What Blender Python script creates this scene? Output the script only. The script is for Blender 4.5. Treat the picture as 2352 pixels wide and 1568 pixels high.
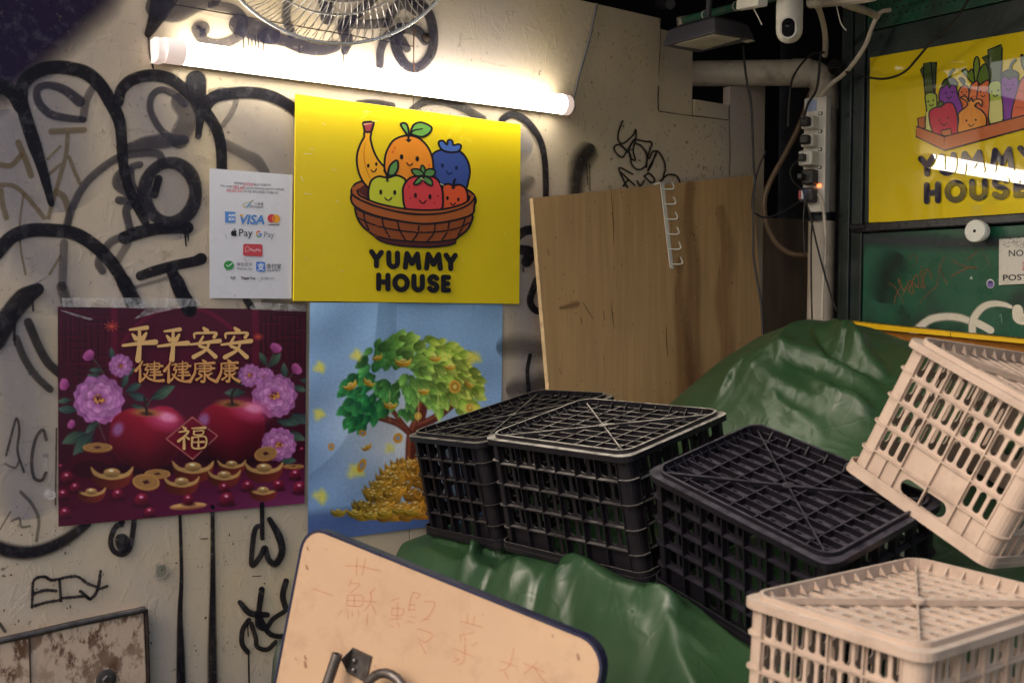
import bpy, bmesh, math, random
import numpy as np
from mathutils import Vector, Matrix, Euler
from mathutils.geometry import tessellate_polygon

random.seed(7)
rng = np.random.default_rng(7)
S = bpy.context.scene
for o in list(bpy.data.objects):
    bpy.data.objects.remove(o, do_unlink=True)
COL = S.collection

# ---------------------------------------------------------------- camera, world, sun, exposure
FPX, CX, CY = 2613.0, 1176.0, 784.0          # 40 mm lens seen on a 2352 x 1568 plate
PITCH, ROLL = math.atan(65 / 2613), 0.010
EYE = Vector((0, 0, 1.45))
FWD = Vector((0, math.cos(PITCH), -math.sin(PITCH)))
_r0, _u0 = Vector((1, 0, 0)), Vector((0, math.sin(PITCH), math.cos(PITCH)))
RGT = _r0 * math.cos(ROLL) + _u0 * math.sin(ROLL)
UPV = _u0 * math.cos(ROLL) - _r0 * math.sin(ROLL)
cam = bpy.data.objects.new('camera', bpy.data.cameras.new('camera'))
COL.objects.link(cam)
cam.matrix_world = Matrix(((RGT.x, UPV.x, -FWD.x, EYE.x), (RGT.y, UPV.y, -FWD.y, EYE.y),
                           (RGT.z, UPV.z, -FWD.z, EYE.z), (0, 0, 0, 1)))
cam.data.lens = 40.0
cam.data.sensor_width = 36.0
cam.data.clip_start = 0.02
cam.data.clip_end = 500
cam.data.dof.use_dof = True
cam.data.dof.focus_distance = 2.95
cam.data.dof.aperture_fstop = 4.5
S.camera = cam

SUN_AZ_V = Vector((-0.66, -0.58, 0)).normalized()     # towards the light
SUN_EL = math.radians(40)
SKY_STRENGTH, SUN_STRENGTH, TUBE_STRENGTH, EXPOSURE = 0.116, 0.31, 15.5, 0.82
w = bpy.data.worlds.new('World'); S.world = w; w.use_nodes = True
nt = w.node_tree
sky = nt.nodes.new('ShaderNodeTexSky'); sky.sky_type = 'NISHITA'; sky.sun_disc = False
sky.sun_elevation = SUN_EL
sky.sun_rotation = math.atan2(SUN_AZ_V.x, SUN_AZ_V.y)
sky.air_density = 1.0; sky.dust_density = 6.0; sky.ozone_density = 1.0
bg = nt.nodes['Background']; bg.inputs[1].default_value = SKY_STRENGTH
nt.links.new(sky.outputs[0], bg.inputs[0])
sl = bpy.data.lights.new('sun', 'SUN'); sl.energy = SUN_STRENGTH; sl.angle = math.radians(24); sl.color = (1.0, 0.87, 0.79)
so = bpy.data.objects.new('sun', sl); COL.objects.link(so)
_sd = Vector((SUN_AZ_V.x * math.cos(SUN_EL), SUN_AZ_V.y * math.cos(SUN_EL), math.sin(SUN_EL)))
so.rotation_euler = _sd.to_track_quat('Z', 'Y').to_euler()
so.location = _sd * 8
S.view_settings.view_transform = 'Standard'; S.view_settings.look = 'None'
S.view_settings.exposure = EXPOSURE; S.view_settings.gamma = 1.0
S.view_settings.use_curve_mapping = False
S.cycles.use_denoising = True
S.cycles.transparent_max_bounces = 40
S.cycles.max_bounces = 6
S.cycles.sample_clamp_indirect = 6.0

# ---------------------------------------------------------------- the room's planes
def ray(x, y):
    return FWD + RGT * ((x - CX) / FPX) - UPV * ((y - CY) / FPX)

class Plane:
    """A real surface: a point and a normal. at() finds where a sight line meets it."""
    def __init__(self, p, n):
        self.p, self.n = Vector(p), Vector(n).normalized()
    def at(self, x, y, off=0.0):
        r = ray(x, y)
        return EYE + r * (((self.p + self.n * off) - EYE).dot(self.n) / r.dot(self.n))

def deep(x, y, z):
    return EYE + ray(x, y) * z

D1 = ray(4640, 751); D1.z = 0; D1.normalize()         # along the cream wall
N1 = Vector((D1.y, -D1.x, 0))                          # out of the cream wall
W1 = Plane(deep(576, 535, 2.69), N1)
N2 = -D1                                               # out of the green shutter wall
W2 = Plane(deep(1998, 322, 3.456), N2)
_m = Matrix(((N1.x, N1.y), (N2.x, N2.y))).inverted()
_c = _m @ Vector((N1.dot(W1.p), N2.dot(W2.p)))
ORG = Vector((_c.x, _c.y, 0))                          # the corner of the two walls, on the ground
def room(q, t, z):                                     # q out of the cream wall, t out of the green one
    return ORG + N1 * q + N2 * t + Vector((0, 0, z))
def qt(p):
    d = Vector(p) - ORG
    return d.dot(N1), d.dot(N2)

# ---------------------------------------------------------------- helpers
def lin(c, k=1.0):
    o = []
    for v in c[:3]:
        v = v / 255.0
        o.append(min(0.95, (v / 12.92 if v <= 0.04045 else ((v + 0.055) / 1.055) ** 2.4) * k))
    return tuple(o)

def link(o, parent=None, local=False):
    COL.objects.link(o)
    if parent:
        o.parent = parent
        if not local:
            o.matrix_parent_inverse = parent.matrix_basis.inverted()
    return o

def empty(name, loc, label=None, cat=None, group=None, rot=None):
    o = bpy.data.objects.new(name, None)
    o.empty_display_size = 0.05
    o.location = loc
    if rot: o.rotation_euler = rot
    COL.objects.link(o)
    return tag(o, label, cat, group)

def tag(o, label=None, cat=None, group=None, kind=None):
    if label: o['label'] = label
    if cat: o['category'] = cat
    if group: o['group'] = group
    if kind: o['kind'] = kind
    return o

class MB:
    """collects verts and faces of one mesh"""
    def __init__(s):
        s.v, s.f, s.c = [], [], []
    def add(s, vs, fs):
        b = len(s.v)
        s.v += [tuple(v) for v in vs]
        s.f += [tuple(i + b for i in f) for f in fs]
        return s
    def box(s, c, sx, sy, sz, ax=None):
        X, Y, Z = ax if ax else (Vector((1, 0, 0)), Vector((0, 1, 0)), Vector((0, 0, 1)))
        c = Vector(c)
        vs = [c + X * (a * sx / 2) + Y * (b * sy / 2) + Z * (d * sz / 2) for a in (-1, 1) for b in (-1, 1) for d in (-1, 1)]
        return s.add(vs, [(0, 1, 3, 2), (4, 6, 7, 5), (0, 4, 5, 1), (2, 3, 7, 6), (0, 2, 6, 4), (1, 5, 7, 3)])
    def prism(s, pts, d):
        """closed outline (3-D, planar) pushed by vector d"""
        n = len(pts); pts = [Vector(p) for p in pts]; d = Vector(d)
        vs = pts + [p + d for p in pts]
        tri = tessellate_polygon([pts])
        fs = [tuple(t) for t in tri] + [tuple(i + n for i in reversed(t)) for t in tri]
        fs += [(i, (i + 1) % n, (i + 1) % n + n, i + n) for i in range(n)]
        return s.add(vs, fs)
    def tube(s, pts, r, n=8, closed=False, cap=True):
        pts = [Vector(p) for p in pts]; m = len(pts)
        rr = r if isinstance(r, (list, tuple)) else [r] * m
        up = None; rings = []
        for i in range(m):
            a = pts[(i - 1) % m] if (closed or i > 0) else pts[i]
            b = pts[(i + 1) % m] if (closed or i < m - 1) else pts[i]
            t = (b - a).normalized()
            if up is None:
                up = t.orthogonal().normalized()
            up = (up - t * up.dot(t))
            if up.length < 1e-6: up = t.orthogonal()
            up.normalize(); sd = t.cross(up)
            rings.append([pts[i] + (up * math.cos(2 * math.pi * k / n) + sd * math.sin(2 * math.pi * k / n)) * rr[i] for k in range(n)])
        vs = [v for g in rings for v in g]; fs = []
        for i in range(m if closed else m - 1):
            j = (i + 1) % m
            for k in range(n):
                l = (k + 1) % n
                fs.append((i * n + k, j * n + k, j * n + l, i * n + l))
        if cap and not closed:
            fs.append(tuple(reversed(range(n)))); fs.append(tuple((m - 1) * n + k for k in range(n)))
        return s.add(vs, fs)
    def lathe(s, prof, org, ax, n=24):
        """prof: list of (radius, height) round axis ax through org"""
        ax = Vector(ax).normalized(); u = ax.orthogonal().normalized(); v = ax.cross(u); org = Vector(org)
        vs, fs = [], []
        for (r, h) in prof:
            vs += [org + ax * h + (u * math.cos(2 * math.pi * k / n) + v * math.sin(2 * math.pi * k / n)) * r for k in range(n)]
        for i in range(len(prof) - 1):
            for k in range(n):
                l = (k + 1) % n
                fs.append((i * n + k, i * n + l, (i + 1) * n + l, (i + 1) * n + k))
        return s.add(vs, fs)
    def build(s, name, mat, parent=None, local=False, smooth=False, bevel=0):
        me = bpy.data.meshes.new(name)
        me.from_pydata(s.v, [], s.f); me.update()
        if mat: me.materials.append(mat)
        o = bpy.data.objects.new(name, me)
        link(o, parent, local)
        fix(me, smooth)
        if bevel:
            m = o.modifiers.new('bevel', 'BEVEL'); m.width = bevel; m.segments = 2; m.limit_method = 'ANGLE'
        return o

def fix(me, smooth=False):
    bm = bmesh.new(); bm.from_mesh(me)
    bmesh.ops.recalc_face_normals(bm, faces=bm.faces)
    bm.to_mesh(me); bm.free()
    if smooth:
        me.polygons.foreach_set('use_smooth', [True] * len(me.polygons))
        try:
            me.set_sharp_from_angle(angle=math.radians(40))
        except Exception:
            pass

def cr(pts, closed=False, n=8):
    """Catmull-Rom through 2-D or 3-D points"""
    p = [np.array(q, float) for q in pts]; m = len(p); out = []
    if m < 3 and not closed:
        return [p[0] + (p[1] - p[0]) * k / n for k in range(n + 1)]
    for i in range(m if closed else m - 1):
        a = p[(i - 1) % m] if (closed or i > 0) else p[0] * 2 - p[1]
        b, c = p[i], p[(i + 1) % m]
        d = p[(i + 2) % m] if (closed or i < m - 2) else p[-1] * 2 - p[-2]
        for k in range(n):
            t = k / n
            out.append(.5 * (2 * b + (c - a) * t + (2 * a - 5 * b + 4 * c - d) * t * t + (3 * b - a - 3 * c + d) * t ** 3))
    if not closed: out.append(p[-1])
    return out

def cr3(pts, n=6):
    return [Vector(q) for q in cr([tuple(p) for p in pts], n=n)]

# crops of the photograph used while measuring: plate x = a + k*x, plate y = b + k*y
K = {'1': (0, 0, .42), '2': (329.3, 0, .44), '3': (451.6, 357.5, .22797), '4': (658.6, 188.2, .336), '5': (1176, 0, .32),
     '6': (1740.5, 0, .51), '7': (0, 658.6, .5803), '8': (0, 1129, .28025), 'P': (1176, 357.5, .37206),
     'B': (771.5, 263.4, .21602), 'V': (2069.8, 75.3, .26402), 'G': (1928.6, 470.4, .21), 'S': (1815.7, 188.2, .20394),
     'C': (1486.5, 0, .248), 'F': (526.8, 0, .216), 'X': (903.2, 865.5, .384), 'R': (112.9, 677.4, .348),
     'L': (658.6, 658.6, .39613), 'T': (583.3, 1166.6, .352), 'E': (1552.3, 696.2, .42), 'D': (0, 0, 1)}
def kp(f, pts):
    a, b, k = K[f]
    return [(a + k * p[0], b + k * p[1]) for p in pts]

# ---------------------------------------------------------------- materials
def N(nt, t, **kw):
    n = nt.nodes.new(t)
    for k, v in kw.items(): setattr(n, k, v)
    return n
def newmat(name):
    m = bpy.data.materials.new(name); m.use_nodes = True
    return m, m.node_tree, m.node_tree.nodes['Principled BSDF']

def mixc(nt, fac, a, b, mode='MIX'):
    n = N(nt, 'ShaderNodeMix', data_type='RGBA', blend_type=mode)
    for s_, v in ((0, fac), (6, a), (7, b)):
        if isinstance(v, (float, int)): n.inputs[s_].default_value = v
        elif isinstance(v, tuple): n.inputs[s_].default_value = (*v[:3], 1)
        else: nt.links.new(v, n.inputs[s_])
    return n.outputs[2]

def noise(nt, scale, detail=4, rough=.6, stretch=(1, 1, 1), dist=0.0, obj=True):
    tc = N(nt, 'ShaderNodeTexCoord'); mp = N(nt, 'ShaderNodeMapping')
    mp.inputs['Scale'].default_value = stretch
    nt.links.new(tc.outputs['Object'], mp.inputs['Vector'])
    n = N(nt, 'ShaderNodeTexNoise'); n.inputs['Scale'].default_value = scale
    n.inputs['Detail'].default_value = detail; n.inputs['Roughness'].default_value = rough; n.inputs['Distortion'].default_value = dist
    nt.links.new(mp.outputs[0], n.inputs['Vector'])
    return n.outputs['Fac']

def ramp(nt, fac, lo, hi, a=0.0, b=1.0):
    n = N(nt, 'ShaderNodeMapRange'); n.clamp = True
    nt.links.new(fac, n.inputs[0])
    for i, v in enumerate((lo, hi, a, b)): n.inputs[i + 1].default_value = v
    return n.outputs[0]

def mul(nt, a, b):
    n = N(nt, 'ShaderNodeMath', operation='MULTIPLY')
    for i, v in enumerate((a, b)):
        if isinstance(v, (int, float)): n.inputs[i].default_value = v
        else: nt.links.new(v, n.inputs[i])
    return n.outputs[0]

def pm(name, base, rough=.5, metal=0.0, var=.18, vscale=6, bump=.0, bscale=60, spec=.5, dirt=None, stretch=(1, 1, 1), dust=None, rvar=.12, coat=0.0):
    """base colour broken up by noise; dirt = (colour, scale, lo, hi, amount); dust = colour that settles on upward faces"""
    m, nt, b = newmat(name)
    n1 = noise(nt, vscale, 5, .6, stretch)
    dark = tuple(c * (1 - var) for c in base); lite = tuple(min(.95, c * (1 + var)) for c in base)
    col = mixc(nt, ramp(nt, n1, .3, .7), dark, lite)
    if dirt:
        dc, ds, lo, hi, am = dirt
        dn = noise(nt, ds, 6, .65, stretch)
        col = mixc(nt, mul(nt, ramp(nt, dn, lo, hi), am), col, dc)
    if dust:
        g = N(nt, 'ShaderNodeNewGeometry'); sx = N(nt, 'ShaderNodeSeparateXYZ'); nt.links.new(g.outputs['Normal'], sx.inputs[0])
        up = ramp(nt, sx.outputs[2], .6, .98)
        dn = noise(nt, 35, 5, .7)
        tcz = N(nt, 'ShaderNodeTexCoord'); sz = N(nt, 'ShaderNodeSeparateXYZ'); nt.links.new(tcz.outputs['Object'], sz.inputs[0])
        lvl = ramp(nt, sz.outputs[2], .20, .23, .22, 1.0)      # dust lies thick on the lid, thin on the ribs below
        col = mixc(nt, mul(nt, mul(nt, mul(nt, up, ramp(nt, dn, .30, .60)), lvl), dust[1]), col, dust[0])
    nt.links.new(col, b.inputs['Base Color'])
    rn = noise(nt, vscale * 3, 4, .6, stretch)
    nt.links.new(ramp(nt, rn, .3, .7, max(.03, rough - rvar), min(1, rough + rvar)), b.inputs['Roughness'])
    b.inputs['Metallic'].default_value = metal
    b.inputs['Specular IOR Level'].default_value = spec
    if coat: b.inputs['Coat Weight'].default_value = coat
    if bump:
        bn = noise(nt, bscale, 5, .65, stretch)
        bp = N(nt, 'ShaderNodeBump'); bp.inputs['Strength'].default_value = bump; bp.inputs['Distance'].default_value = .004
        nt.links.new(bn, bp.inputs['Height']); nt.links.new(bp.outputs[0], b.inputs['Normal'])
    return m

def print_mat(name, rough=.35, wear=0.0, spec=.5, bump=0.0, grit=0.0, coat=0.0):
    """ink: colour and coverage are stored per vertex; wear eats the coverage away in flecks"""
    m, nt, b = newmat(name)
    at = N(nt, 'ShaderNodeVertexColor', layer_name='Col')
    col = at.outputs['Color']
    if grit:
        col = mixc(nt, mul(nt, ramp(nt, noise(nt, 40, 3, .7), .52, .7), grit), col, (.32, .31, .34))
    nt.links.new(col, b.inputs['Base Color'])
    b.inputs['Roughness'].default_value = rough
    b.inputs['Specular IOR Level'].default_value = spec
    if coat: b.inputs['Coat Weight'].default_value = coat; b.inputs['Coat Roughness'].default_value = .06
    al = at.outputs['Alpha']
    if wear:
        fl = ramp(nt, noise(nt, 75, 4, .72), .60, .70, 1.0, 1.0 - wear)
        cl = ramp(nt, noise(nt, 9, 2, .6), .35, .7, 1.0, 1.0 - wear * .2)
        al = mul(nt, mul(nt, al, fl), cl)
    nt.links.new(al, b.inputs['Alpha'])
    if bump:
        bp = N(nt, 'ShaderNodeBump'); bp.inputs['Strength'].default_value = bump; bp.inputs['Distance'].default_value = .004
        nt.links.new(noise(nt, 60, 5, .65), bp.inputs['Height']); nt.links.new(bp.outputs[0], b.inputs['Normal'])
    return m

def wall_mat(name, base, cool, rustamt=.75):
    m, nt, b = newmat(name)
    col = mixc(nt, ramp(nt, noise(nt, 2.2, 3, .6), .35, .68), base, cool)
    col = mixc(nt, mul(nt, ramp(nt, noise(nt, 7, 4, .7, (1, 1, .35)), .5, .78), .35), col, tuple(c * .62 for c in base))
    # grime smears and rust flecks
    col = mixc(nt, mul(nt, ramp(nt, noise(nt, 26, 5, .75, (1, 1, .6)), .60, .74), .55), col, (.16, .125, .085))
    fl = ramp(nt, noise(nt, 62, 2, .5), .695, .725)
    big = ramp(nt, noise(nt, 3.1, 3, .5), .40, .60)
    col = mixc(nt, mul(nt, mul(nt, fl, big), rustamt), col, (.035, .018, .012))
    sc = ramp(nt, noise(nt, 30, 3, .7, (.25, .25, 2.2), 1.5), .655, .685)
    col = mixc(nt, mul(nt, sc, .4), col, (.26, .22, .16))
    nt.links.new(col, b.inputs['Base Color'])
    nt.links.new(ramp(nt, noise(nt, 14, 4, .6), .3, .7, .38, .62), b.inputs['Roughness'])
    b.inputs['Specular IOR Level'].default_value = .4
    bp = N(nt, 'ShaderNodeBump'); bp.inputs['Strength'].default_value = .14; bp.inputs['Distance'].default_value = .005
    ad = N(nt, 'ShaderNodeMath', operation='ADD')
    nt.links.new(noise(nt, 48, 3, .7), ad.inputs[0]); nt.links.new(ramp(nt, noise(nt, 20, 3, .7, (1, 1, .5), 2), .55, .7), ad.inputs[1])
    nt.links.new(ad.outputs[0], bp.inputs['Height']); nt.links.new(bp.outputs[0], b.inputs['Normal'])
    return m

M = {}
M['cream'] = wall_mat('cream_painted_metal', (.60, .485, .32), (.49, .42, .38))
M['dark'] = pm('recess_shade_black', (.010, .009, .011), .85, var=.3)  # near-black colour stands in for shade in the recess and in holes
M['concrete'] = pm('concrete', (.16, .15, .14), .85, var=.25, vscale=3, bump=.4, dirt=((.05, .045, .04), 5, .5, .75, .6))
M['green'] = pm('green_gloss_paint', (.012, .085, .048), .33, var=.3, vscale=3, bump=.12, bscale=40, dirt=((.012, .012, .016), 3.3, .50, .66, .85))
M['greenframe'] = pm('dark_painted_steel', (.014, .026, .026), .38, var=.4, vscale=5, bump=.2, dirt=((.05, .05, .065), 6, .52, .7, .8))
M['bar'] = pm('black_steel_bar', (.02, .019, .026), .32, var=.4, vscale=9, bump=.3, bscale=50)
M['plywood'] = pm('plywood', (.50, .30, .128), .60, var=.13, vscale=9, stretch=(6, 6, .22), bump=.12, bscale=30, dirt=((.20, .10, .045), 22, .60, .74, .7))
M['plyedge'] = pm('plywood_edge', (.50, .36, .2), .7, var=.3, vscale=30)
M['brown'] = pm('brown_board', (.17, .115, .07), .75, var=.35, vscale=5, stretch=(2, 2, .5))
M['yellow'] = pm('yellow_acrylic', (.83, .63, .014), .24, var=.03, vscale=4, rvar=.05)
M['yellow2'] = pm('yellow_acrylic_glossy', (.82, .62, .016), .012, var=.03, vscale=4, rvar=.001, spec=1.0)
M['print'] = print_mat('printed_ink', .3)
M['print_gloss'] = print_mat('printed_ink_gloss', .012, spec=1.0)
M['poster'] = print_mat('poster_print', .32)
M['spray'] = print_mat('spray_paint', .45, wear=.40, grit=.12, bump=.15, spec=.25)
M['marker'] = print_mat('marker_ink', .5, wear=.8)
M['paper'] = pm('laminated_paper', (.74, .74, .80), .3, var=.03)
M['white'] = pm('white_plastic', (.66, .63, .56), .38, var=.1, dirt=((.2, .16, .1), 12, .58, .8, .5))
M['offwhite'] = pm('aged_cream_plastic', (.52, .46, .38), .45, var=.15, vscale=5, dirt=((.09, .06, .035), 7, .5, .72, .75))
M['pinkcap'] = pm('tube_end_plastic', (.85, .74, .68), .35, var=.03)
M['black_crate'] = pm('black_crate_plastic', (.0065, .0055, .0085), .40, var=.3, vscale=9, spec=.35, dust=((.24, .22, .19), .85), rvar=.1)
M['black_crate_dust_glint'] = pm('black_crate_plastic_dust_glint', (.0065, .0055, .0085), .45, var=.3, vscale=9, spec=.4, dust=((.42, .40, .36), 1.0), rvar=.1)  # real dust, paled further to paint in the tube light's glints
M['black_crate_clean'] = pm('black_crate_plastic_clean', (.0065, .0055, .009), .40, var=.3, vscale=9, spec=.4, dust=((.085, .08, .10), .75), rvar=.1)
M['beige_crate'] = pm('beige_crate_plastic', (.43, .325, .255), .48, var=.12, vscale=5, bump=.05, dust=((.60, .52, .43), .7), dirt=((.17, .115, .085), 13, .50, .74, .55))
M['tarp'] = None
M['steel'] = pm('worn_steel', (.13, .115, .11), .42, metal=.85, var=.4, vscale=30, dirt=((.12, .06, .03), 18, .55, .75, .7))
M['wire'] = pm('chromed_wire', (.62, .60, .58), .3, metal=.85, var=.12)
M['wiredark'] = pm('dark_wire', (.16, .145, .14), .45, metal=.5, var=.2)  # darker, duller metal than the other wire rings
M['grey'] = pm('grey_cast_metal', (.045, .042, .055), .5, var=.2)
M['lampglass'] = pm('dusty_lamp_glass', (.40, .36, .27), .35, var=.2, vscale=14)
M['blk'] = pm('black_rubber', (.011, .010, .012), .5, var=.2)
M['glass_black'] = pm('black_lens', (.004, .004, .006), .08, var=.1, rvar=.02)
M['pipegreen'] = pm('green_pipe', (.02, .09, .06), .4, var=.25, dirt=((.16, .13, .1), 9, .5, .7, .7))
M['brownhose'] = pm('brown_hose', (.16, .105, .06), .5, var=.2)
M['cable_grey'] = pm('grey_cable', (.12, .12, .13), .5, var=.15)
M['board'] = pm('peach_melamine', (.47, .315, .20), .42, var=.12, vscale=2.0, bump=.03, dirt=((.26, .16, .10), 16, .52, .76, .5))
M['boardedge'] = pm('blue_black_edging', (.014, .016, .045), .35, var=.2)
M['rust'] = None
M['disc'] = pm('white_enamel', (.82, .82, .74), .4, var=.04)
M['rack'] = pm('yellow_enamel', (.80, .48, .008), .35, var=.08, dirt=((.2, .1, .02), 20, .6, .8, .5))
M['rackmesh'] = pm('orange_mesh', (.40, .16, .02), .5, var=.2)
M['orange'] = None
M['sack'] = pm('dark_green_sack', (.02, .03, .022), .6, var=.3, bump=.3, bscale=25)
M['tape'] = None

def tarp_mat():
    m, nt, b = newmat('green_tarpaulin')
    col = mixc(nt, ramp(nt, noise(nt, 3.5, 4, .5), .35, .7), (.014, .043, .017), (.026, .062, .026))
    col = mixc(nt, mul(nt, ramp(nt, noise(nt, 16, 7, .75), .60, .78), .35), col, (.09, .11, .075))
    nt.links.new(col, b.inputs['Base Color'])
    nt.links.new(ramp(nt, noise(nt, 10, 5, .65), .3, .7, .30, .46), b.inputs['Roughness'])
    b.inputs['Specular IOR Level'].default_value = .5
    # crumple lines: edges of a warped cell pattern, plus the weave
    tc = N(nt, 'ShaderNodeTexCoord'); wp = N(nt, 'ShaderNodeTexNoise'); wp.inputs['Scale'].default_value = 4.0; wp.inputs['Detail'].default_value = 2
    nt.links.new(tc.outputs['Object'], wp.inputs['Vector'])
    vm = N(nt, 'ShaderNodeVectorMath', operation='MULTIPLY_ADD'); vm.inputs[1].default_value = (.35, .35, .35)
    nt.links.new(wp.outputs['Color'], vm.inputs[0]); nt.links.new(tc.outputs['Object'], vm.inputs[2])
    hs_ = []
    for sc_, am in ((5.0, 1.0), (13.0, .45)):
        vo = N(nt, 'ShaderNodeTexVoronoi', feature='DISTANCE_TO_EDGE'); vo.inputs['Scale'].default_value = sc_
        nt.links.new(vm.outputs[0], vo.inputs['Vector']); hs_.append(mul(nt, ramp(nt, vo.outputs['Distance'], 0, .10, 1, 0), am))
    ad = N(nt, 'ShaderNodeMath', operation='ADD'); nt.links.new(hs_[0], ad.inputs[0]); nt.links.new(hs_[1], ad.inputs[1])
    a2_ = N(nt, 'ShaderNodeMath', operation='ADD'); nt.links.new(ad.outputs[0], a2_.inputs[0]); nt.links.new(mul(nt, noise(nt, 500, 1, .5), .12), a2_.inputs[1])
    bp = N(nt, 'ShaderNodeBump'); bp.inputs['Strength'].default_value = .13; bp.inputs['Distance'].default_value = .006
    nt.links.new(a2_.outputs[0], bp.inputs['Height']); nt.links.new(bp.outputs[0], b.inputs['Normal'])
    return m
M['tarp'] = tarp_mat()
def rust_mat():
    m, nt, b = newmat('rusted_cream_metal')
    r = ramp(nt, noise(nt, 30, 5, .72, (1, 1, .6)), .47, .56)
    big = ramp(nt, noise(nt, 6, 3, .6, (1, 1, .5)), .36, .58)
    col = mixc(nt, mul(nt, mul(nt, r, big), .95), (.56, .42, .31), (.10, .040, .016))
    nt.links.new(col, b.inputs['Base Color']); b.inputs['Roughness'].default_value = .68
    bp = N(nt, 'ShaderNodeBump'); bp.inputs['Strength'].default_value = .5; bp.inputs['Distance'].default_value = .004
    nt.links.new(noise(nt, 40, 6, .7), bp.inputs['Height']); nt.links.new(bp.outputs[0], b.inputs['Normal'])
    return m
M['rust'] = rust_mat()
M['rustdark'] = pm('dark_rust', (.035, .018, .012), .7, var=.5, vscale=20, bump=.4)
def emit_mat(name, c, s_):
    m, nt, b = newmat(name)
    b.inputs['Base Color'].default_value = (.8, .8, .8, 1)
    b.inputs['Emission Color'].default_value = (*c, 1); b.inputs['Emission Strength'].default_value = s_
    return m
M['tube'] = emit_mat('lit_tube', (1.0, .93, .78), TUBE_STRENGTH)
M['orange'] = emit_mat('lit_switch', (1.0, .16, .01), 1.6)
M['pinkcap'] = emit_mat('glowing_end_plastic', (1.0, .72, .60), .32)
def tape_mat():
    m, nt, b = newmat('clear_tape')
    b.inputs['Base Color'].default_value = (.8, .8, .82, 1); b.inputs['Roughness'].default_value = .12
    nt.links.new(ramp(nt, noise(nt, 60, 5, .7), .4, .75, .06, .4), b.inputs['Alpha'])
    return m
M['tape'] = tape_mat()

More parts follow.
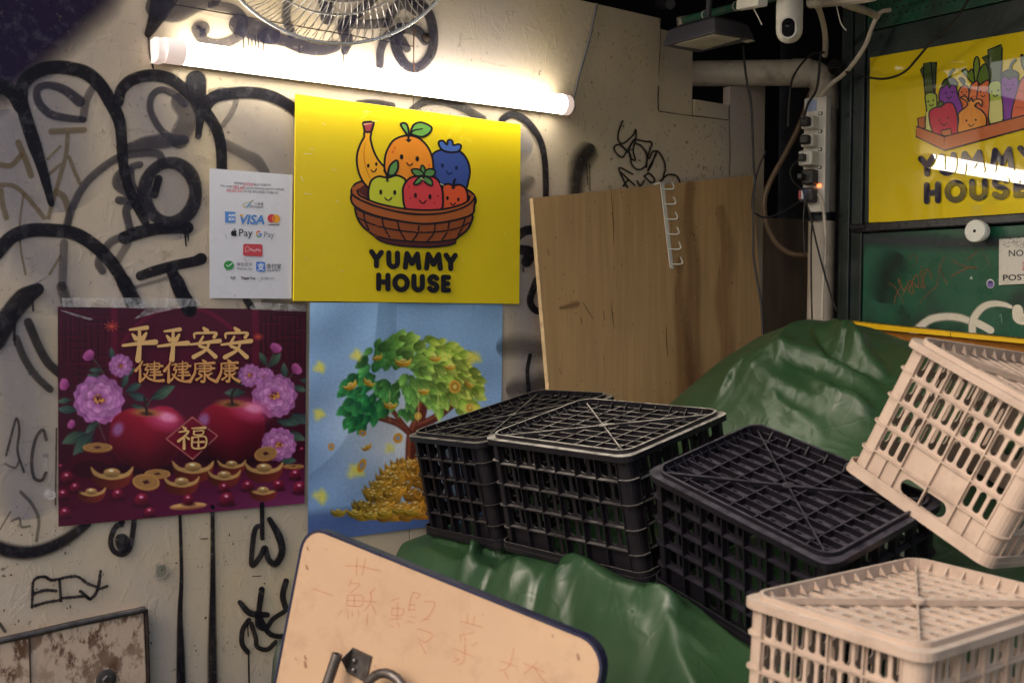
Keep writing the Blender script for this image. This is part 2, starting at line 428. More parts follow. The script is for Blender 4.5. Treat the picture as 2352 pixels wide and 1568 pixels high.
# ---------------------------------------------------------------- flat print and paint laid on a surface
class Art:
    """thin layers of ink or paint on one surface; every layer lies a hair above the last"""
    def __init__(s, plane, off, step=.00004):
        s.pl, s.off, s.step, s.n = plane, off, step, 0
        s.tilt = .9
        s.reset()
    def reset(s):
        s.v, s.f, s.c = [], [], []
    def _o(s):
        s.n += 1
        return s.off + s.n * s.step
    def poly(s, pts, col, alpha=1.0, smooth=False, k=1.0, grad=None):
        if smooth: pts = cr(pts, True, 6)
        o = s._o(); b = len(s.v)
        p2 = [Vector((p[0], p[1], 0)) for p in pts]
        c = lin(col, k)
        for p in pts:
            s.v.append(s.pl.at(p[0], p[1], o))
            cc = c
            if grad:
                f = grad[1](p[0], p[1]); g = lin(grad[0], k); cc = tuple(c[i] * (1 - f) + g[i] * f for i in range(3))
            s.c.append((*cc, alpha))
        s.f += [tuple(i + b for i in t) for t in tessellate_polygon([p2])]
    def ell(s, cx, cy, rx, ry, col, rot=0, alpha=1.0, n=28, k=1.0):
        ca, sa = math.cos(rot), math.sin(rot)
        s.poly([(cx + rx * math.cos(a) * ca - ry * math.sin(a) * sa, cy + rx * math.cos(a) * sa + ry * math.sin(a) * ca)
                for a in [2 * math.pi * i / n for i in range(n)]], col, alpha, k=k)
    def stroke(s, pts, w, col, alpha=1.0, feather=0.0, smooth=True, closed=False, k=1.0, cap=True, jit=0.0, n=8):
        """w: width, or one width per point; feather: soft edge as a share of the half width"""
        m = len(pts)
        ws = list(w) if isinstance(w, (list, tuple)) else [w] * m
        if closed:
            pts = list(pts) + [pts[0]]; ws = ws + [ws[0]]
            P = cr(pts[:-1], True, n) if smooth else [np.array(p, float) for p in pts]
            if smooth: P.append(P[0])
            cap = False
        else:
            P = cr(pts, False, n) if (smooth and m > 2) else [np.array(p, float) for p in pts]
        wt = np.interp(np.linspace(0, 1, len(P)), np.linspace(0, 1, len(ws)), ws)
        P = np.array(P)
        keep = [0] + [i for i in range(1, len(P)) if np.hypot(*(P[i] - P[i - 1])) > 1e-4]
        P, wt = P[keep], wt[keep]
        T = np.gradient(P, axis=0) if len(P) > 2 else np.repeat([P[-1] - P[0]], len(P), 0)
        if closed: T[0] = T[-1] = P[1] - P[-2]
        T = T / (np.linalg.norm(T, axis=1, keepdims=True) + 1e-9)
        rows = [(P[i], T[i], wt[i] / 2) for i in range(len(P))]
        if cap:
            h0, h1 = rows[0][2], rows[-1][2]
            st = [(P[0] - T[0] * h0 * math.sin(a), T[0], h0 * math.cos(a)) for a in (1.5, 1.25, .9, .5)]
            en = [(P[-1] + T[-1] * h1 * math.sin(a), T[-1], h1 * math.cos(a)) for a in (.5, .9, 1.25, 1.5)]
            rows = st + rows + en
        o = s._o(); b = len(s.v); R = len(rows); c = lin(col, k)
        for i, (p, t, h) in enumerate(rows):
            nrm = np.array((-t[1], t[0]))
            if jit: h = h * (1 + random.uniform(-jit, jit))
            oo = o + s.step * s.tilt * i / R
            if feather:
                ins = h * (1 - feather); out = h * (1 + feather * .8)
                offs = [(-out, 0), (-ins, alpha), (ins, alpha), (out, 0)]
                if cap and (i == 0 or i == R - 1): offs = [(a, 0) for a, _ in offs]
            else:
                offs = [(-h, alpha), (h, alpha)]
            for d, al in offs:
                q = p + nrm * d
                s.v.append(s.pl.at(q[0], q[1], oo)); s.c.append((*c, al))
        m_ = 4 if feather else 2
        for i in range(R - 1):
            for j in range(m_ - 1):
                s.f.append((b + i * m_ + j, b + (i + 1) * m_ + j, b + (i + 1) * m_ + j + 1, b + i * m_ + j + 1))
    def shape(s, pts, col, line=0, lc=(24, 18, 30), smooth=True, k=1.0):
        s.poly(pts, col, smooth=smooth, k=k)
        if line: s.stroke(pts, line, lc, smooth=smooth, closed=True)
    def text(s, body, x0, y0, x1, y1, col, slope=0.0, bold=0.0, alpha=1.0, shear=0.0, k=1.0):
        """fit the text's outline into the box x0..x1, y0(top)..y1; slope tilts its baseline"""
        vs, fs = text_mesh(body, bold, shear)
        a = np.array([(v[0], v[1]) for v in vs]); mn, mx = a.min(0), a.max(0)
        o = s._o(); b = len(s.v); c = lin(col, k)
        for v in a:
            u = (v - mn) / (mx - mn)
            x = x0 + (x1 - x0) * u[0]; y = y1 + (y0 - y1) * u[1] + slope * (x - x0)
            s.v.append(s.pl.at(x, y, o)); s.c.append((*c, alpha))
        s.f += [tuple(i + b for i in f) for f in fs]
    def build(s, name, mat, parent):
        me = bpy.data.meshes.new(name)
        me.from_pydata([tuple(v) for v in s.v], [], s.f)
        ca = me.color_attributes.new('Col', 'FLOAT_COLOR', 'POINT')
        ca.data.foreach_set('color', np.array(s.c, dtype=np.float32).ravel())
        me.materials.append(mat); me.update()
        o = bpy.data.objects.new(name, me); link(o, parent)
        s.reset()
        return o

_tc = {}
def text_mesh(body, bold=0.0, shear=0.0):
    key = (body, bold, shear)
    if key not in _tc:
        cu = bpy.data.curves.new('lettering', 'FONT'); cu.body = body; cu.size = 1; cu.offset = bold; cu.shear = shear
        cu.resolution_u = 3
        ob = bpy.data.objects.new('lettering', cu)
        me = ob.to_mesh()
        _tc[key] = ([tuple(v.co) for v in me.vertices], [tuple(p.vertices) for p in me.polygons])
        ob.to_mesh_clear(); bpy.data.objects.remove(ob); bpy.data.curves.remove(cu)
    return _tc[key]
# ---------------------------------------------------------------- the setting
g = MB(); g.add([(-40, -40, 0), (40, -40, 0), (40, 40, 0), (-40, 40, 0)], [(0, 1, 2, 3)])
tag(g.build('ground', M['concrete']), kind='structure')
m = MB(); m.box(room(.55, .65, 2.68), 2.6, 2.9, .06, (N1, N2, Vector((0, 0, 1))))
tag(m.build('ceiling', M['dark']), kind='structure')
m = MB(); m.box(room(.75, -.75, 1.33), 4.2, .04, 2.64, (N1, N2, Vector((0, 0, 1))))
tag(m.build('rear_wall', M['dark']), 'wall coloured black for shade deep in the gap behind the drain pipe', 'wall')  # back wall of the gap, its shade put into the colour
m = MB(); m.box(room(-.55, .4, 1.33), .04, 2.2, 2.64, (N1, N2, Vector((0, 0, 1))))
tag(m.build('side_wall', M['dark']), 'black wall behind the hole beside the horizontal pipe', 'wall')

# cream wall of painted metal sheets
wall = empty('cream_wall', room(0, 1.8, 0), 'cream painted metal wall covered in black graffiti', 'wall')
TH = -N1 * .03
def t_of(x, y): return qt(W1.at(x, y))[1]
def z_of(x, y): return W1.at(x, y).z
ZT = z_of(1420, 20); TV = t_of(950, 150); ZS = z_of(505, 29); TL = 4.6; TR_ = t_of(1516, 150)
def sheet(pts, name='panel', mat='cream', back=0.0, th=None):
    mm = MB(); mm.prism([Vector(p) - N1 * back for p in pts], th or TH)
    return mm.build(name, M[mat], wall, bevel=.0012)
sheet([room(0, TL, 0), room(0, TV + .0012, 0), room(0, TV + .0012, ZS - .001), room(0, TL, ZS - .001)])
sheet([room(0, TL, ZS + .001), room(0, TV + .0012, ZS + .001), room(0, TV + .0012, ZT), room(0, TL, ZT)], back=.0015)
t2 = t_of(1677, 300)
sheet([room(0, TV - .0012, 0), room(0, t2, 0), W1.at(1676, 277), W1.at(1513, 256), W1.at(1518, 43), room(0, TV - .0012, ZT)])
sheet([W1.at(1520, 66), W1.at(1594, 84), W1.at(1593, 266), W1.at(1516, 254)], back=.006)
sheet([W1.at(1596, 228), W1.at(1675, 241), W1.at(1675, 275), W1.at(1596, 265)], back=.003)
sheet([room(0, t2 - .003, 0), room(0, t_of(1760, 300), 0), W1.at(1760, 198), W1.at(1679, 198)], back=.004)
mm = MB(); mm.prism([W1.at(1745, 497) - N1 * .04, W1.at(1935, 505) - N1 * .04, W1.at(1935, 1200) - N1 * .04, W1.at(1745, 1200) - N1 * .04], TH)
mm.build('panel', M['brown'], wall)
# rusted blister on the sheet joint, with the old fixing
m = MB(); m.lathe([(.014, 0), (.013, .003), (.006, .006), (.0, .007)], W1.at(978, 88), N1, 12); m.build('screw', M['rustdark'], wall, smooth=True)

INK = (20, 17, 27)
A = Art(W1, .0004, .00005)
def st(f, pts, w, alpha=1.0, col=INK, feather=.12, **kw):
    k = K[f][2]
    A.stroke(kp(f, pts), [x * k for x in w] if isinstance(w, (list, tuple)) else w * k, col, alpha, feather, **kw)
# --- pale buffed patches and the purple cloud lie lowest
GR = (150, 148, 160)
for f, pts, wd, al in (('1', [(250, 560), (300, 800), (330, 1000)], 330, .45), ('1', [(800, 560), (900, 900), (960, 1150)], 330, .4),
                       ('1', [(40, 700), (60, 1000), (150, 1200)], 210, .5), ('7', [(60, 200), (80, 500), (90, 800)], 250, .5),
                       ('1', [(1280, 620), (1400, 760), (1480, 860)], 330, .35), ('2', [(1500, 640), (1750, 700), (1950, 760)], 170, .5),
                       ('1', [(200, 1400), (300, 1480), (330, 1600)], 260, .4), ('P', [(60, 300), (70, 900), (100, 1400)], 150, .35)):
    st(f, pts, wd, al, GR, .7)
A.build('faded_paint', M['spray'], wall)
st('1', [(-260, 420), (60, 160), (420, -160)], 560, 1, (34, 22, 52), .32)
A.build('purple_cloud', M['spray'], wall)
# --- olive and brown tags under the letters
OL = (112, 92, 52)
for pts, wd in (([(100, 780), (150, 900), (170, 960)], 34), ([(-10, 900), (60, 905), (115, 850)], 30), ([(5, 1040), (15, 1120), (35, 1190)], 30),
                ([(370, 740), (360, 850), (315, 1010), (265, 1190)], 24), ([(378, 860), (405, 930), (435, 1000)], 22), ([(130, 1060), (110, 1200), (112, 1350), (140, 1500)], 12),
                ([(310, 1050), (350, 1080), (375, 1160), (370, 1260)], 36), ([(0, 1010), (80, 1020), (150, 1080), (240, 1190)], 26), ([(330, 900), (260, 960), (240, 990)], 18),
                ([(330, 800), (260, 870)], 14), ([(280, 720), (460, 710)], 34), ([(330, 1400), (270, 1500)], 14)):
    st('1', pts, wd, .55, OL, .25)
A.build('olive_tag', M['spray'], wall)
# --- faded strokes
G2 = (52, 50, 62)
for pts, wd, al in (([(435, 555), (350, 490), (262, 466), (205, 490), (212, 560), (272, 622), (360, 645), (455, 655)], [62, 50, 40, 42, 46, 46, 42, 36], .8),
                    ([(455, 650), (470, 560), (500, 490)], 44, .55), ([(960, 770), (880, 710), (825, 610), (830, 530), (880, 492), (950, 515), (1010, 570)], 38, .75),
                    ([(990, 560), (1030, 640), (980, 760)], 110, .6), ([(700, 810), (800, 785), (900, 772), (1010, 765)], [50, 80, 80, 50], .75),
                    ([(885, 900), (870, 845), (780, 838), (650, 862), (540, 935), (460, 1015), (400, 1125), (365, 1230)], 44, .7),
                    ([(700, 930), (650, 960), (640, 1010), (690, 1050)], 52, .7), ([(765, 900), (720, 920), (725, 1010), (780, 1090)], 40, .75),
                    ([(650, 1095), (720, 1105), (690, 1150), (705, 1230), (720, 1280)], 46, .8),
                    ([(1150, 500), (1230, 492), (1290, 540), (1265, 620), (1215, 690)], 30, .4), ([(1230, 790), (1330, 840), (1400, 880), (1450, 940)], [60, 60, 70, 50], .5),
                    ([(350, 1330), (345, 1450), (340, 1570)], 46, .5), ([(560, 1480), (540, 1430), (600, 1330), (680, 1290)], 46, .7), ([(640, 1430), (700, 1330)], 40, .5),
                    ([(960, 1500), (880, 1530), (740, 1570)], 20, .45)):
    st('1', pts, wd, al, G2, .2)
A.build('faded_graffiti', M['spray'], wall)
# --- the black letters
for pts, wd in (([(-30, 470), (30, 480), (80, 520), (112, 580)], 80),
                ([(280, 1112), (250, 990), (218, 880), (188, 790), (140, 640), (118, 540), (132, 452), (205, 390), (300, 368), (400, 378), (480, 405), (550, 470), (605, 560), (645, 640), (662, 720), (672, 880), (695, 1000), (740, 1110), (795, 1215)],
                 [36, 52, 62, 76, 74, 68, 72, 74, 74, 74, 78, 76, 76, 70, 62, 58, 56, 52, 46]),
                ([(648, 560), (665, 490), (725, 436), (830, 412), (930, 432), (1010, 492), (1080, 560), (1140, 632), (1190, 722), (1210, 820), (1213, 940)], [56, 62, 66, 66, 66, 60, 56, 62, 62, 60, 58]),
                ([(1072, 445), (1085, 540), (1100, 600)], [118, 90, 70]), ([(1110, 560), (1095, 660), (1084, 745)], [60, 44, 36]),
                ([(1105, 610), (1165, 535), (1280, 508), (1400, 508), (1500, 532), (1600, 590), (1660, 660)], [70, 66, 62, 62, 62, 60, 60]),
                ([(680, 1300), (760, 1272), (860, 1252), (960, 1246), (1025, 1245)], [70, 74, 66, 62, 68]),
                ([(-20, 1385), (60, 1300), (150, 1262), (270, 1258), (400, 1275), (500, 1330), (580, 1402), (640, 1480), (690, 1570), (720, 1660)], [80, 76, 74, 74, 74, 74, 74, 72, 70, 70]),
                ([(768, 1508), (850, 1480), (960, 1450), (1060, 1430), (1100, 1415)], [52, 58, 56, 56, 66]), ([(935, 1470), (965, 1540), (1000, 1610), (1040, 1668)], [60, 70, 72, 72]),
                ([(905, -30), (872, 60), (835, 140), (812, 185)], [150, 110, 70, 46]), ([(868, 978), (845, 1065)], 42)):
    st('1', pts, wd, .97, INK, .10)
A.stroke(kp('1', [(930 + 140 * math.cos(a), 1052 + 162 * math.sin(a)) for a in [i * math.pi / 8 for i in range(16)]]), [29 + 4 * math.sin(i) for i in range(16)], (30, 28, 40), .9, .14, closed=True)
for pts, wd in (([(812, 200), (820, 300), (838, 372)], [12, 9, 12]), ([(1012, 1262), (1018, 1345)], [14, 8]), ([(1028, 1262), (1030, 1318)], [10, 6])):
    st('1', pts, wd, 1, INK, .1)
A.build('black_letters', M['spray'], wall)
# --- upper writing behind the fan
for f, pts, wd, al in (('1', [(860, 40), (960, 60), (1060, 10), (1150, -20)], 130, .75), ('1', [(1105, 160), (1085, 165), (1120, 225), (1210, 240), (1300, 200), (1325, 110), (1270, 50), (1160, 30)], [90, 80, 56, 54, 60, 60, 56, 50], .72),
                       ('2', [(500, 130), (600, 165), (660, 180)], 110, .8), ('2', [(640, 190), (740, 215), (830, 245), (930, 262), (1000, 245)], [80, 62, 76, 62, 60], .85),
                       ('2', [(1040, 150), (1062, 210), (1052, 268)], [60, 66, 40], .9), ('2', [(760, -20), (745, 90), (775, 180)], 46, .8), ('2', [(945, -20), (955, 40), (960, 95)], 72, .9),
                       ('2', [(1210, -20), (1130, 60), (1045, 140)], 54, .9), ('2', [(1040, 120), (1150, 130), (1260, 120)], 50, .85), ('2', [(1270, 120), (1300, 60), (1360, 20), (1430, 60)], 56, .85),
                       ('2', [(1235, 340), (1240, 260), (1275, 190), (1350, 150), (1430, 165), (1470, 220)], [40, 44, 50, 58, 60, 40], .85),
                       ('2', [(1400, 0), (1480, 60), (1512, 160), (1505, 270), (1450, 345), (1390, 352), (1340, 300), (1316, 220), (1340, 150)], [50, 54, 52, 52, 50, 48, 54, 58, 60], .88),
                       ('2', [(1345, 215), (1375, 255)], [60, 44], .85)):
    st(f, pts, wd, al, (38, 36, 50), .10)
for x, y0, y1, wd in ((522, 180, 250, 12), (548, 190, 238, 10), (566, 190, 246, 9), (584, 190, 240, 10), (600, 190, 256, 9), (626, 200, 262, 10), (812, 240, 282, 7), (1043, 265, 330, 8), (1340, 320, 345, 8)):
    st('2', [(x, y0), (x + 2, y1)], [wd, wd * .6], .85, (38, 36, 50), .1)
A.build('upper_letters', M['spray'], wall)
# --- right of the sign
for f, pts, wd, al, fe in (('2', [(1120, 540), (1210, 536), (1300, 552)], 34, .8, .15), ('2', [(1400, 575), (1470, 532), (1560, 530), (1660, 560), (1770, 622)], [36, 42, 42, 44, 44], .75, .15),
                           ('5', [(-75, 880), (-60, 850), (0, 822), (80, 850), (150, 920), (208, 1020), (235, 1150), (243, 1300), (243, 1420)], [48, 50, 52, 52, 50, 46, 44, 44, 44], .95, .12),
                           ('5', [(545, 1090), (500, 1150), (470, 1250), (455, 1390)], [130, 140, 110, 100], .85, .6), ('5', [(535, 1180), (545, 1330)], 9, .7, .1), ('5', [(556, 1180), (560, 1370)], 8, .7, .1),
                           ('P', [(30, 500), (80, 465), (150, 455)], 56, .97, .12), ('P', [(60, 580), (110, 600), (90, 655)], [60, 76, 66], .97, .12), ('P', [(70, 690), (70, 715)], 10, .9, .1), ('P', [(150, 770), (112, 890), (140, 950), (180, 960)], 42, .95, .12),
                           ('P', [(112, 1230), (95, 1330), (105, 1460)], 24, .97, .12), ('P', [(-40, 1180), (60, 1170), (180, 1200)], 120, .45, .6), ('P', [(20, 1440), (110, 1430), (190, 1400)], 120, .55, .6),
                           ('P', [(-10, 180), (60, 200), (110, 160)], 70, .5, .6)):
    st(f, pts, wd, al, INK, fe)
A.build('right_letters', M['spray'], wall)
for pts in ([(795, 870), (765, 950), (765, 1010), (800, 1030), (870, 970), (887, 930), (890, 990), (870, 1080), (885, 1150), (850, 1130), (845, 1060), (880, 1000)],
            [(888, 1000), (950, 1015), (1005, 1025), (985, 1090), (970, 1150), (965, 1200)], [(870, 1010), (820, 1095), (790, 1130), (745, 1095), (735, 1055), (775, 1040), (835, 1095)],
            [(850, 1110), (860, 1180), (905, 1218), (960, 1190), (968, 1110), (930, 1050), (890, 1030)], [(1035, 1110), (990, 1190), (975, 1230), (1005, 1180), (1040, 1090), (1080, 1130), (1100, 1200), (1082, 1290)],
            [(985, 1140), (1010, 1090), (1045, 1085)], [(830, 1345), (800, 1290), (770, 1205), (865, 1250)], [(785, 1240), (880, 1330)], [(835, 1290), (800, 1335)], [(900, 1300), (920, 1335), (950, 1295)],
            [(950, 1265), (985, 1245), (1025, 1290), (1000, 1310), (955, 1270)], [(1065, 1300), (1120, 1255), (1180, 1262), (1205, 1305)]):
    st('5', pts, 13, .97, INK, .1)
A.build('marker_tag', M['spray'], wall)
# --- left margin and lower letters
for f, pts, wd, al, fe in (('7', [(150, 10), (95, 45), (40, 110), (-20, 210)], [50, 82, 80, 90], .98, .12), ('7', [(55, 100), (58, 230)], [20, 8], .95, .1), ('7', [(128, 40), (132, 95)], 8, .9, .1), ('7', [(112, 140), (150, 230), (190, 300), (240, 345)], 36, .85, .15),
                           ('7', [(65, 205), (95, 280), (140, 350), (198, 405)], 30, .75, .15), ('7', [(490, -20), (520, 40), (545, 90)], 60, .98, .1), ('7', [(700, -20), (725, 40), (750, 90)], 58, .98, .1), ('7', [(245, 0), (265, 70)], 44, .6, .2),
                           ('7', [(975, 50), (1000, 90)], 30, .9, .1), ('7', [(1050, 60), (1200, 75)], 34, .5, .4),
                           ('7', [(25, 665), (42, 600), (65, 520), (77, 570), (70, 650), (95, 732)], 10, .8, .2), ('7', [(20, 700), (60, 715), (75, 690)], 8, .6, .2), ('7', [(184, 605), (170, 565), (142, 600), (126, 680), (134, 752), (165, 765), (182, 735)], 13, .8, .2), ('7', [(224, 560), (220, 860)], 7, .8, .2),
                           ('8', [(-60, 440), (60, 480), (200, 498), (350, 475), (500, 412), (620, 335), (720, 262)], [120, 118, 112, 104, 100, 90, 60], .97, .3),
                           ('8', [(1005, 250), (940, 300), (908, 400), (930, 480), (1000, 512), (1058, 470), (1082, 380), (1100, 230)], 46, .98, .12), ('8', [(985, 230), (1000, 275)], 30, .98, .1), ('8', [(1000, 400), (1015, 440)], 120, .98, .1),
                           ('8', [(88, 160), (0, 310)], 11, .7, .2), ('8', [(95, 240), (160, 215), (175, 285), (245, 280)], 20, .6, .25), ('8', [(170, 0), (262, 100), (318, 230), (300, 400)], 28, .6, .25),
                           ('8', [(1474, 150), (1482, 400), (1488, 700), (1476, 1000), (1480, 1300), (1484, 1620)], [26, 30, 32, 44, 66, 80], .98, .2), ('8', [(1742, 120), (1744, 400), (1745, 700), (1742, 1000), (1740, 1300), (1742, 1620)], [34, 38, 46, 60, 76, 84], .98, .28),
                           ('8', [(2148, 100), (2150, 380)], 38, .98, .1), ('8', [(2140, 275), (2095, 300), (2072, 420), (2064, 600), (2130, 535), (2172, 455), (2200, 550), (2258, 590), (2312, 490), (2285, 360), (2210, 225)], [40, 44, 46, 44, 46, 44, 48, 56, 60, 66, 44], .98, .16),
                           ('8', [(1968, 905), (2050, 992), (2190, 1006)], [44, 56, 46], .98, .1), ('8', [(2146, 800), (2126, 950), (2112, 1080), (2150, 1120)], [52, 48, 44, 40], .98, .1), ('8', [(2040, 1050), (1990, 1130), (1984, 1240), (2030, 1312)], 44, .98, .1),
                           ('8', [(2118, 1000), (2190, 1140), (2260, 1180), (2350, 1180)], 44, .98, .1), ('8', [(2060, 1080), (2095, 1190), (2110, 1268), (2190, 1290), (2260, 1230)], 40, .95, .1), ('8', [(2345, 730), (2318, 850), (2345, 960)], 50, .98, .1), ('8', [(2330, 980), (2240, 1040), (2190, 1110)], 40, .98, .1),
                           ('8', [(2038, 1330), (2042, 1600)], 16, .95, .1), ('8', [(2028, 1060), (2035, 1180)], 12, .9, .1), ('8', [(2070, 692), (2140, 688)], 8, .9, .1), ('8', [(1650, 385), (1700, 383)], 16, .6, .3), ('8', [(0, 1080), (40, 1140)], 30, .9, .3)):
    st(f, pts, wd, al, INK, fe)
for pts in ([(262, 945), (268, 840), (272, 740), (310, 702), (370, 696), (430, 722), (560, 696), (640, 696), (720, 750), (795, 778)], [(264, 938), (380, 905), (500, 885)], [(500, 890), (488, 720)], [(278, 832), (370, 806), (462, 810)],
            [(508, 870), (600, 862), (690, 855), (745, 875), (800, 800), (826, 650)], [(658, 812), (740, 876)], [(800, 800), (880, 772)]):
    st('8', pts, 26, .97, INK, .15, jit=.22, n=14)
A.build('lower_letters', M['spray'], wall)
# flecks and chips
for i in range(150):
    x, y = random.uniform(0, 2340), random.uniform(230, 1568)
    r = random.choice((3, 4, 5, 6, 9, 13)) * random.uniform(.6, 1.2)
    A.stroke(kp('8', [(x, y), (x + random.uniform(-8, 8), y + random.uniform(2, 14))]), [r * .28, r * .2], (36, 20, 18), .9, .2)
for i in range(70):
    x, y = random.uniform(1300, 1740), random.uniform(60, 440)
    A.stroke([(x, y), (x + random.uniform(-4, 4), y + random.uniform(1, 6))], [1.6, .9], (60, 42, 26), .7, .3)
for i in range(45):
    x, y = random.uniform(1530, 1670), random.uniform(285, 410)
    A.stroke([(x, y), (x + random.uniform(-3, 3), y + random.uniform(1, 9))], [2.2, 1.2], (110, 58, 24), .6, .3)
for i in range(60):
    x, y = random.uniform(0, 660), random.uniform(150, 700)
    A.stroke([(x, y), (x + random.uniform(-6, 6), y + random.uniform(-4, 8))], [1.5, .8], (40, 34, 36), .7, .3)
A.stroke(kp('5', [(1052, 620), (1048, 700), (1050, 790)]), 3.4, (20, 16, 18), .95, .2)
A.stroke(kp('5', [(1060, 130), (1066, 260), (1058, 420), (1050, 560)]), [2.5, 1.2, 2.2, 1.0], (40, 30, 22), .8, .3)
A.stroke(kp('5', [(1055, 800), (1180, 820), (1300, 834), (1440, 850), (1560, 864)]), [2.4, 1.4, 2.6, 1.6, 2.2], (36, 26, 18), .85, .3)
A.stroke(kp('5', [(1562, 750), (1560, 900), (1566, 1100), (1560, 1255)]), 2.2, (36, 26, 18), .8, .3)
A.stroke(kp('2', [(1415, 150), (1412, 250), (1414, 380)]), [3, 2.4, 1.2], (120, 80, 40), .8, .3)
A.build('chips_and_flecks', M['marker'], wall)

# green steel shutter wall
gw = empty('green_wall', room(1.0, 0, 0), 'dark green painted steel wall with black frame and white spray marks', 'wall')
Z2 = Vector((0, 0, 1)); AX2 = (N1, N2, Z2)
qL = qt(W2.at(1934, 400))[0]; qF = qt(W2.at(1958, 400))[0]; qP = qt(W2.at(1984, 400))[0]; QR = 2.9
zb0, zb1 = W2.at(2000, 533).z, W2.at(2000, 513).z
def slab(q0, q1, z0, z1, t0, t1, name, mat, bev=.002):
    mm = MB(); mm.box(room((q0 + q1) / 2, (t0 + t1) / 2, (z0 + z1) / 2), q1 - q0, t1 - t0, z1 - z0, AX2)
    return mm.build(name, M[mat], gw, bevel=bev)
ztop = W2.at(2066, 55).z
slab(qL, qF - .001, 0, 2.62, -.05, .012, 'frame_post', 'greenframe')
slab(qF + .001, qP - .002, 0, 2.62, -.05, .004, 'frame_post', 'greenframe')
slab(qP, QR, 0, zb0 - .004, -.04, -.004, 'lower_panel', 'green')
slab(qP, QR, zb1 + .002, ztop - .003, -.04, -.006, 'upper_panel', 'greenframe')
slab(qP, QR, ztop, 2.62, -.04, -.002, 'perforated_strip', 'green')
slab(qF + .01, QR, zb0, zb1, -.03, .016, 'crossbar', 'bar', .004)
m = MB(); m.lathe([(0, 0), (.011, 0), (.011, .035), (.0085, .036), (.0085, .05), (0, .05)], W2.at(1957, 523, .016), N1, 16); m.build('hinge_pin', M['bar'], gw, smooth=True)
m = MB()
for i in range(40):
    for j in range(4):
        m.lathe([(.0038, .0004), (.0, .0004)], room(qP + .05 + i * .022 + (j % 2) * .011, -.002, ztop + .03 + j * .02), N2, 8)
o = m.build('perforations', M['dark'], gw); o['kind'] = 'stuff'
A2 = Art(W2, -.0036, .00005)
def st2(f, pts, w, alpha=1.0, col=(222, 216, 200), feather=.3, **kw):
    k = K[f][2]; A2.stroke(kp(f, pts), [x * k for x in w] if isinstance(w, (list, tuple)) else w * k, col, alpha, feather, **kw)
st2('G', [(260, 370), (520, 380), (900, 400), (1400, 420), (2100, 400)], [130, 150, 150, 120, 120], .7, (58, 56, 70), .8)
st2('G', [(600, 640), (520, 760), (480, 950)], 260, .55, (16, 18, 22), .8)
st2('G', [(240, 250), (240, 480), (200, 640)], 60, .6, (58, 56, 70), .8)
for pts, wd, al in (([(750, 600), (800, 545), (850, 560), (830, 650), (770, 695)], 8, .5), ([(600, 1080), (610, 1000), (660, 900), (640, 800), (700, 930), (760, 890)], 9, .6),
                    ([(545, 860), (600, 890), (640, 960), (700, 1070)], 9, .5), ([(690, 980), (770, 830), (810, 970), (760, 930), (840, 760), (860, 900), (800, 850)], 10, .7), ([(880, 740), (930, 890), (890, 880), (960, 700), (1010, 800)], 10, .7),
                    ([(890, 660), (900, 740), (940, 700)], 8, .5), ([(1150, 560), (1090, 700), (1060, 880), (960, 980), (880, 1070)], 9, .6), ([(1090, 690), (1140, 800), (1180, 870)], 12, .5), ([(1240, 610), (1350, 670), (1510, 695), (1400, 690), (1210, 790)], 12, .6), ([(1500, 510), (1400, 600)], 12, .5), ([(1560, 490), (1650, 680)], 9, .3)):
    st2('G', pts, wd, al, (150, 82, 40), .2)
A2.build('scratched_tag', M['marker'], gw)
st2('G', [(790, 1420), (880, 1330), (1000, 1250), (1150, 1222), (1300, 1232), (1420, 1270)], [80, 84, 84, 80, 82, 70], .97, feather=.35)
st2('G', [(1450, 1480), (1450, 1360), (1460, 1260), (1520, 1160), (1600, 1100), (1700, 1080), (1800, 1090), (1870, 1115)], [84, 84, 82, 80, 76, 66, 56, 40], .97, feather=.3)
st2('G', [(1500, 1290), (1580, 1330), (1650, 1370)], 82, .97, feather=.12)
st2('G', [(1945, 1150), (1960, 1230), (2030, 1250), (2100, 1200)], [120, 130, 120, 100], .97, feather=.1)
st2('G', [(1790, 1450), (1900, 1480)], 40, .9)
st2('G', [(1750, 1220), (1765, 1200), (1775, 1290)], 10, .7, (120, 170, 150))
A2.poly(kp('G', [(1420, 812), (1440, 775), (1456, 812)]), (190, 195, 180))
A2.build('white_spray', M['spray'], gw)
A2.ell(*kp('G', [(1648, 862)])[0], 9.0, 10.6, (225, 220, 225)); A2.ell(*kp('G', [(1648, 866)])[0], 7.6, 8.8, (120, 100, 170)); A2.ell(*kp('G', [(1648, 846)])[0], 6, 3.6, (60, 50, 110))
o = A2.build('round_sticker', M['print'], None); tag(o, 'tiny round purple sticker on the green wall left of the notice', 'sticker')
# ---------------------------------------------------------------- things on the cream wall
def plate(pl, px, off, th, name, mat, parent=None, bevel=.0006):
    """flat sheet whose front face shows the outline px, standing off the wall by off, th thick"""
    mm = MB(); mm.prism([pl.at(x, y, off) for x, y in px], -pl.n * th)
    return mm.build(name, M[mat], parent, bevel=bevel)

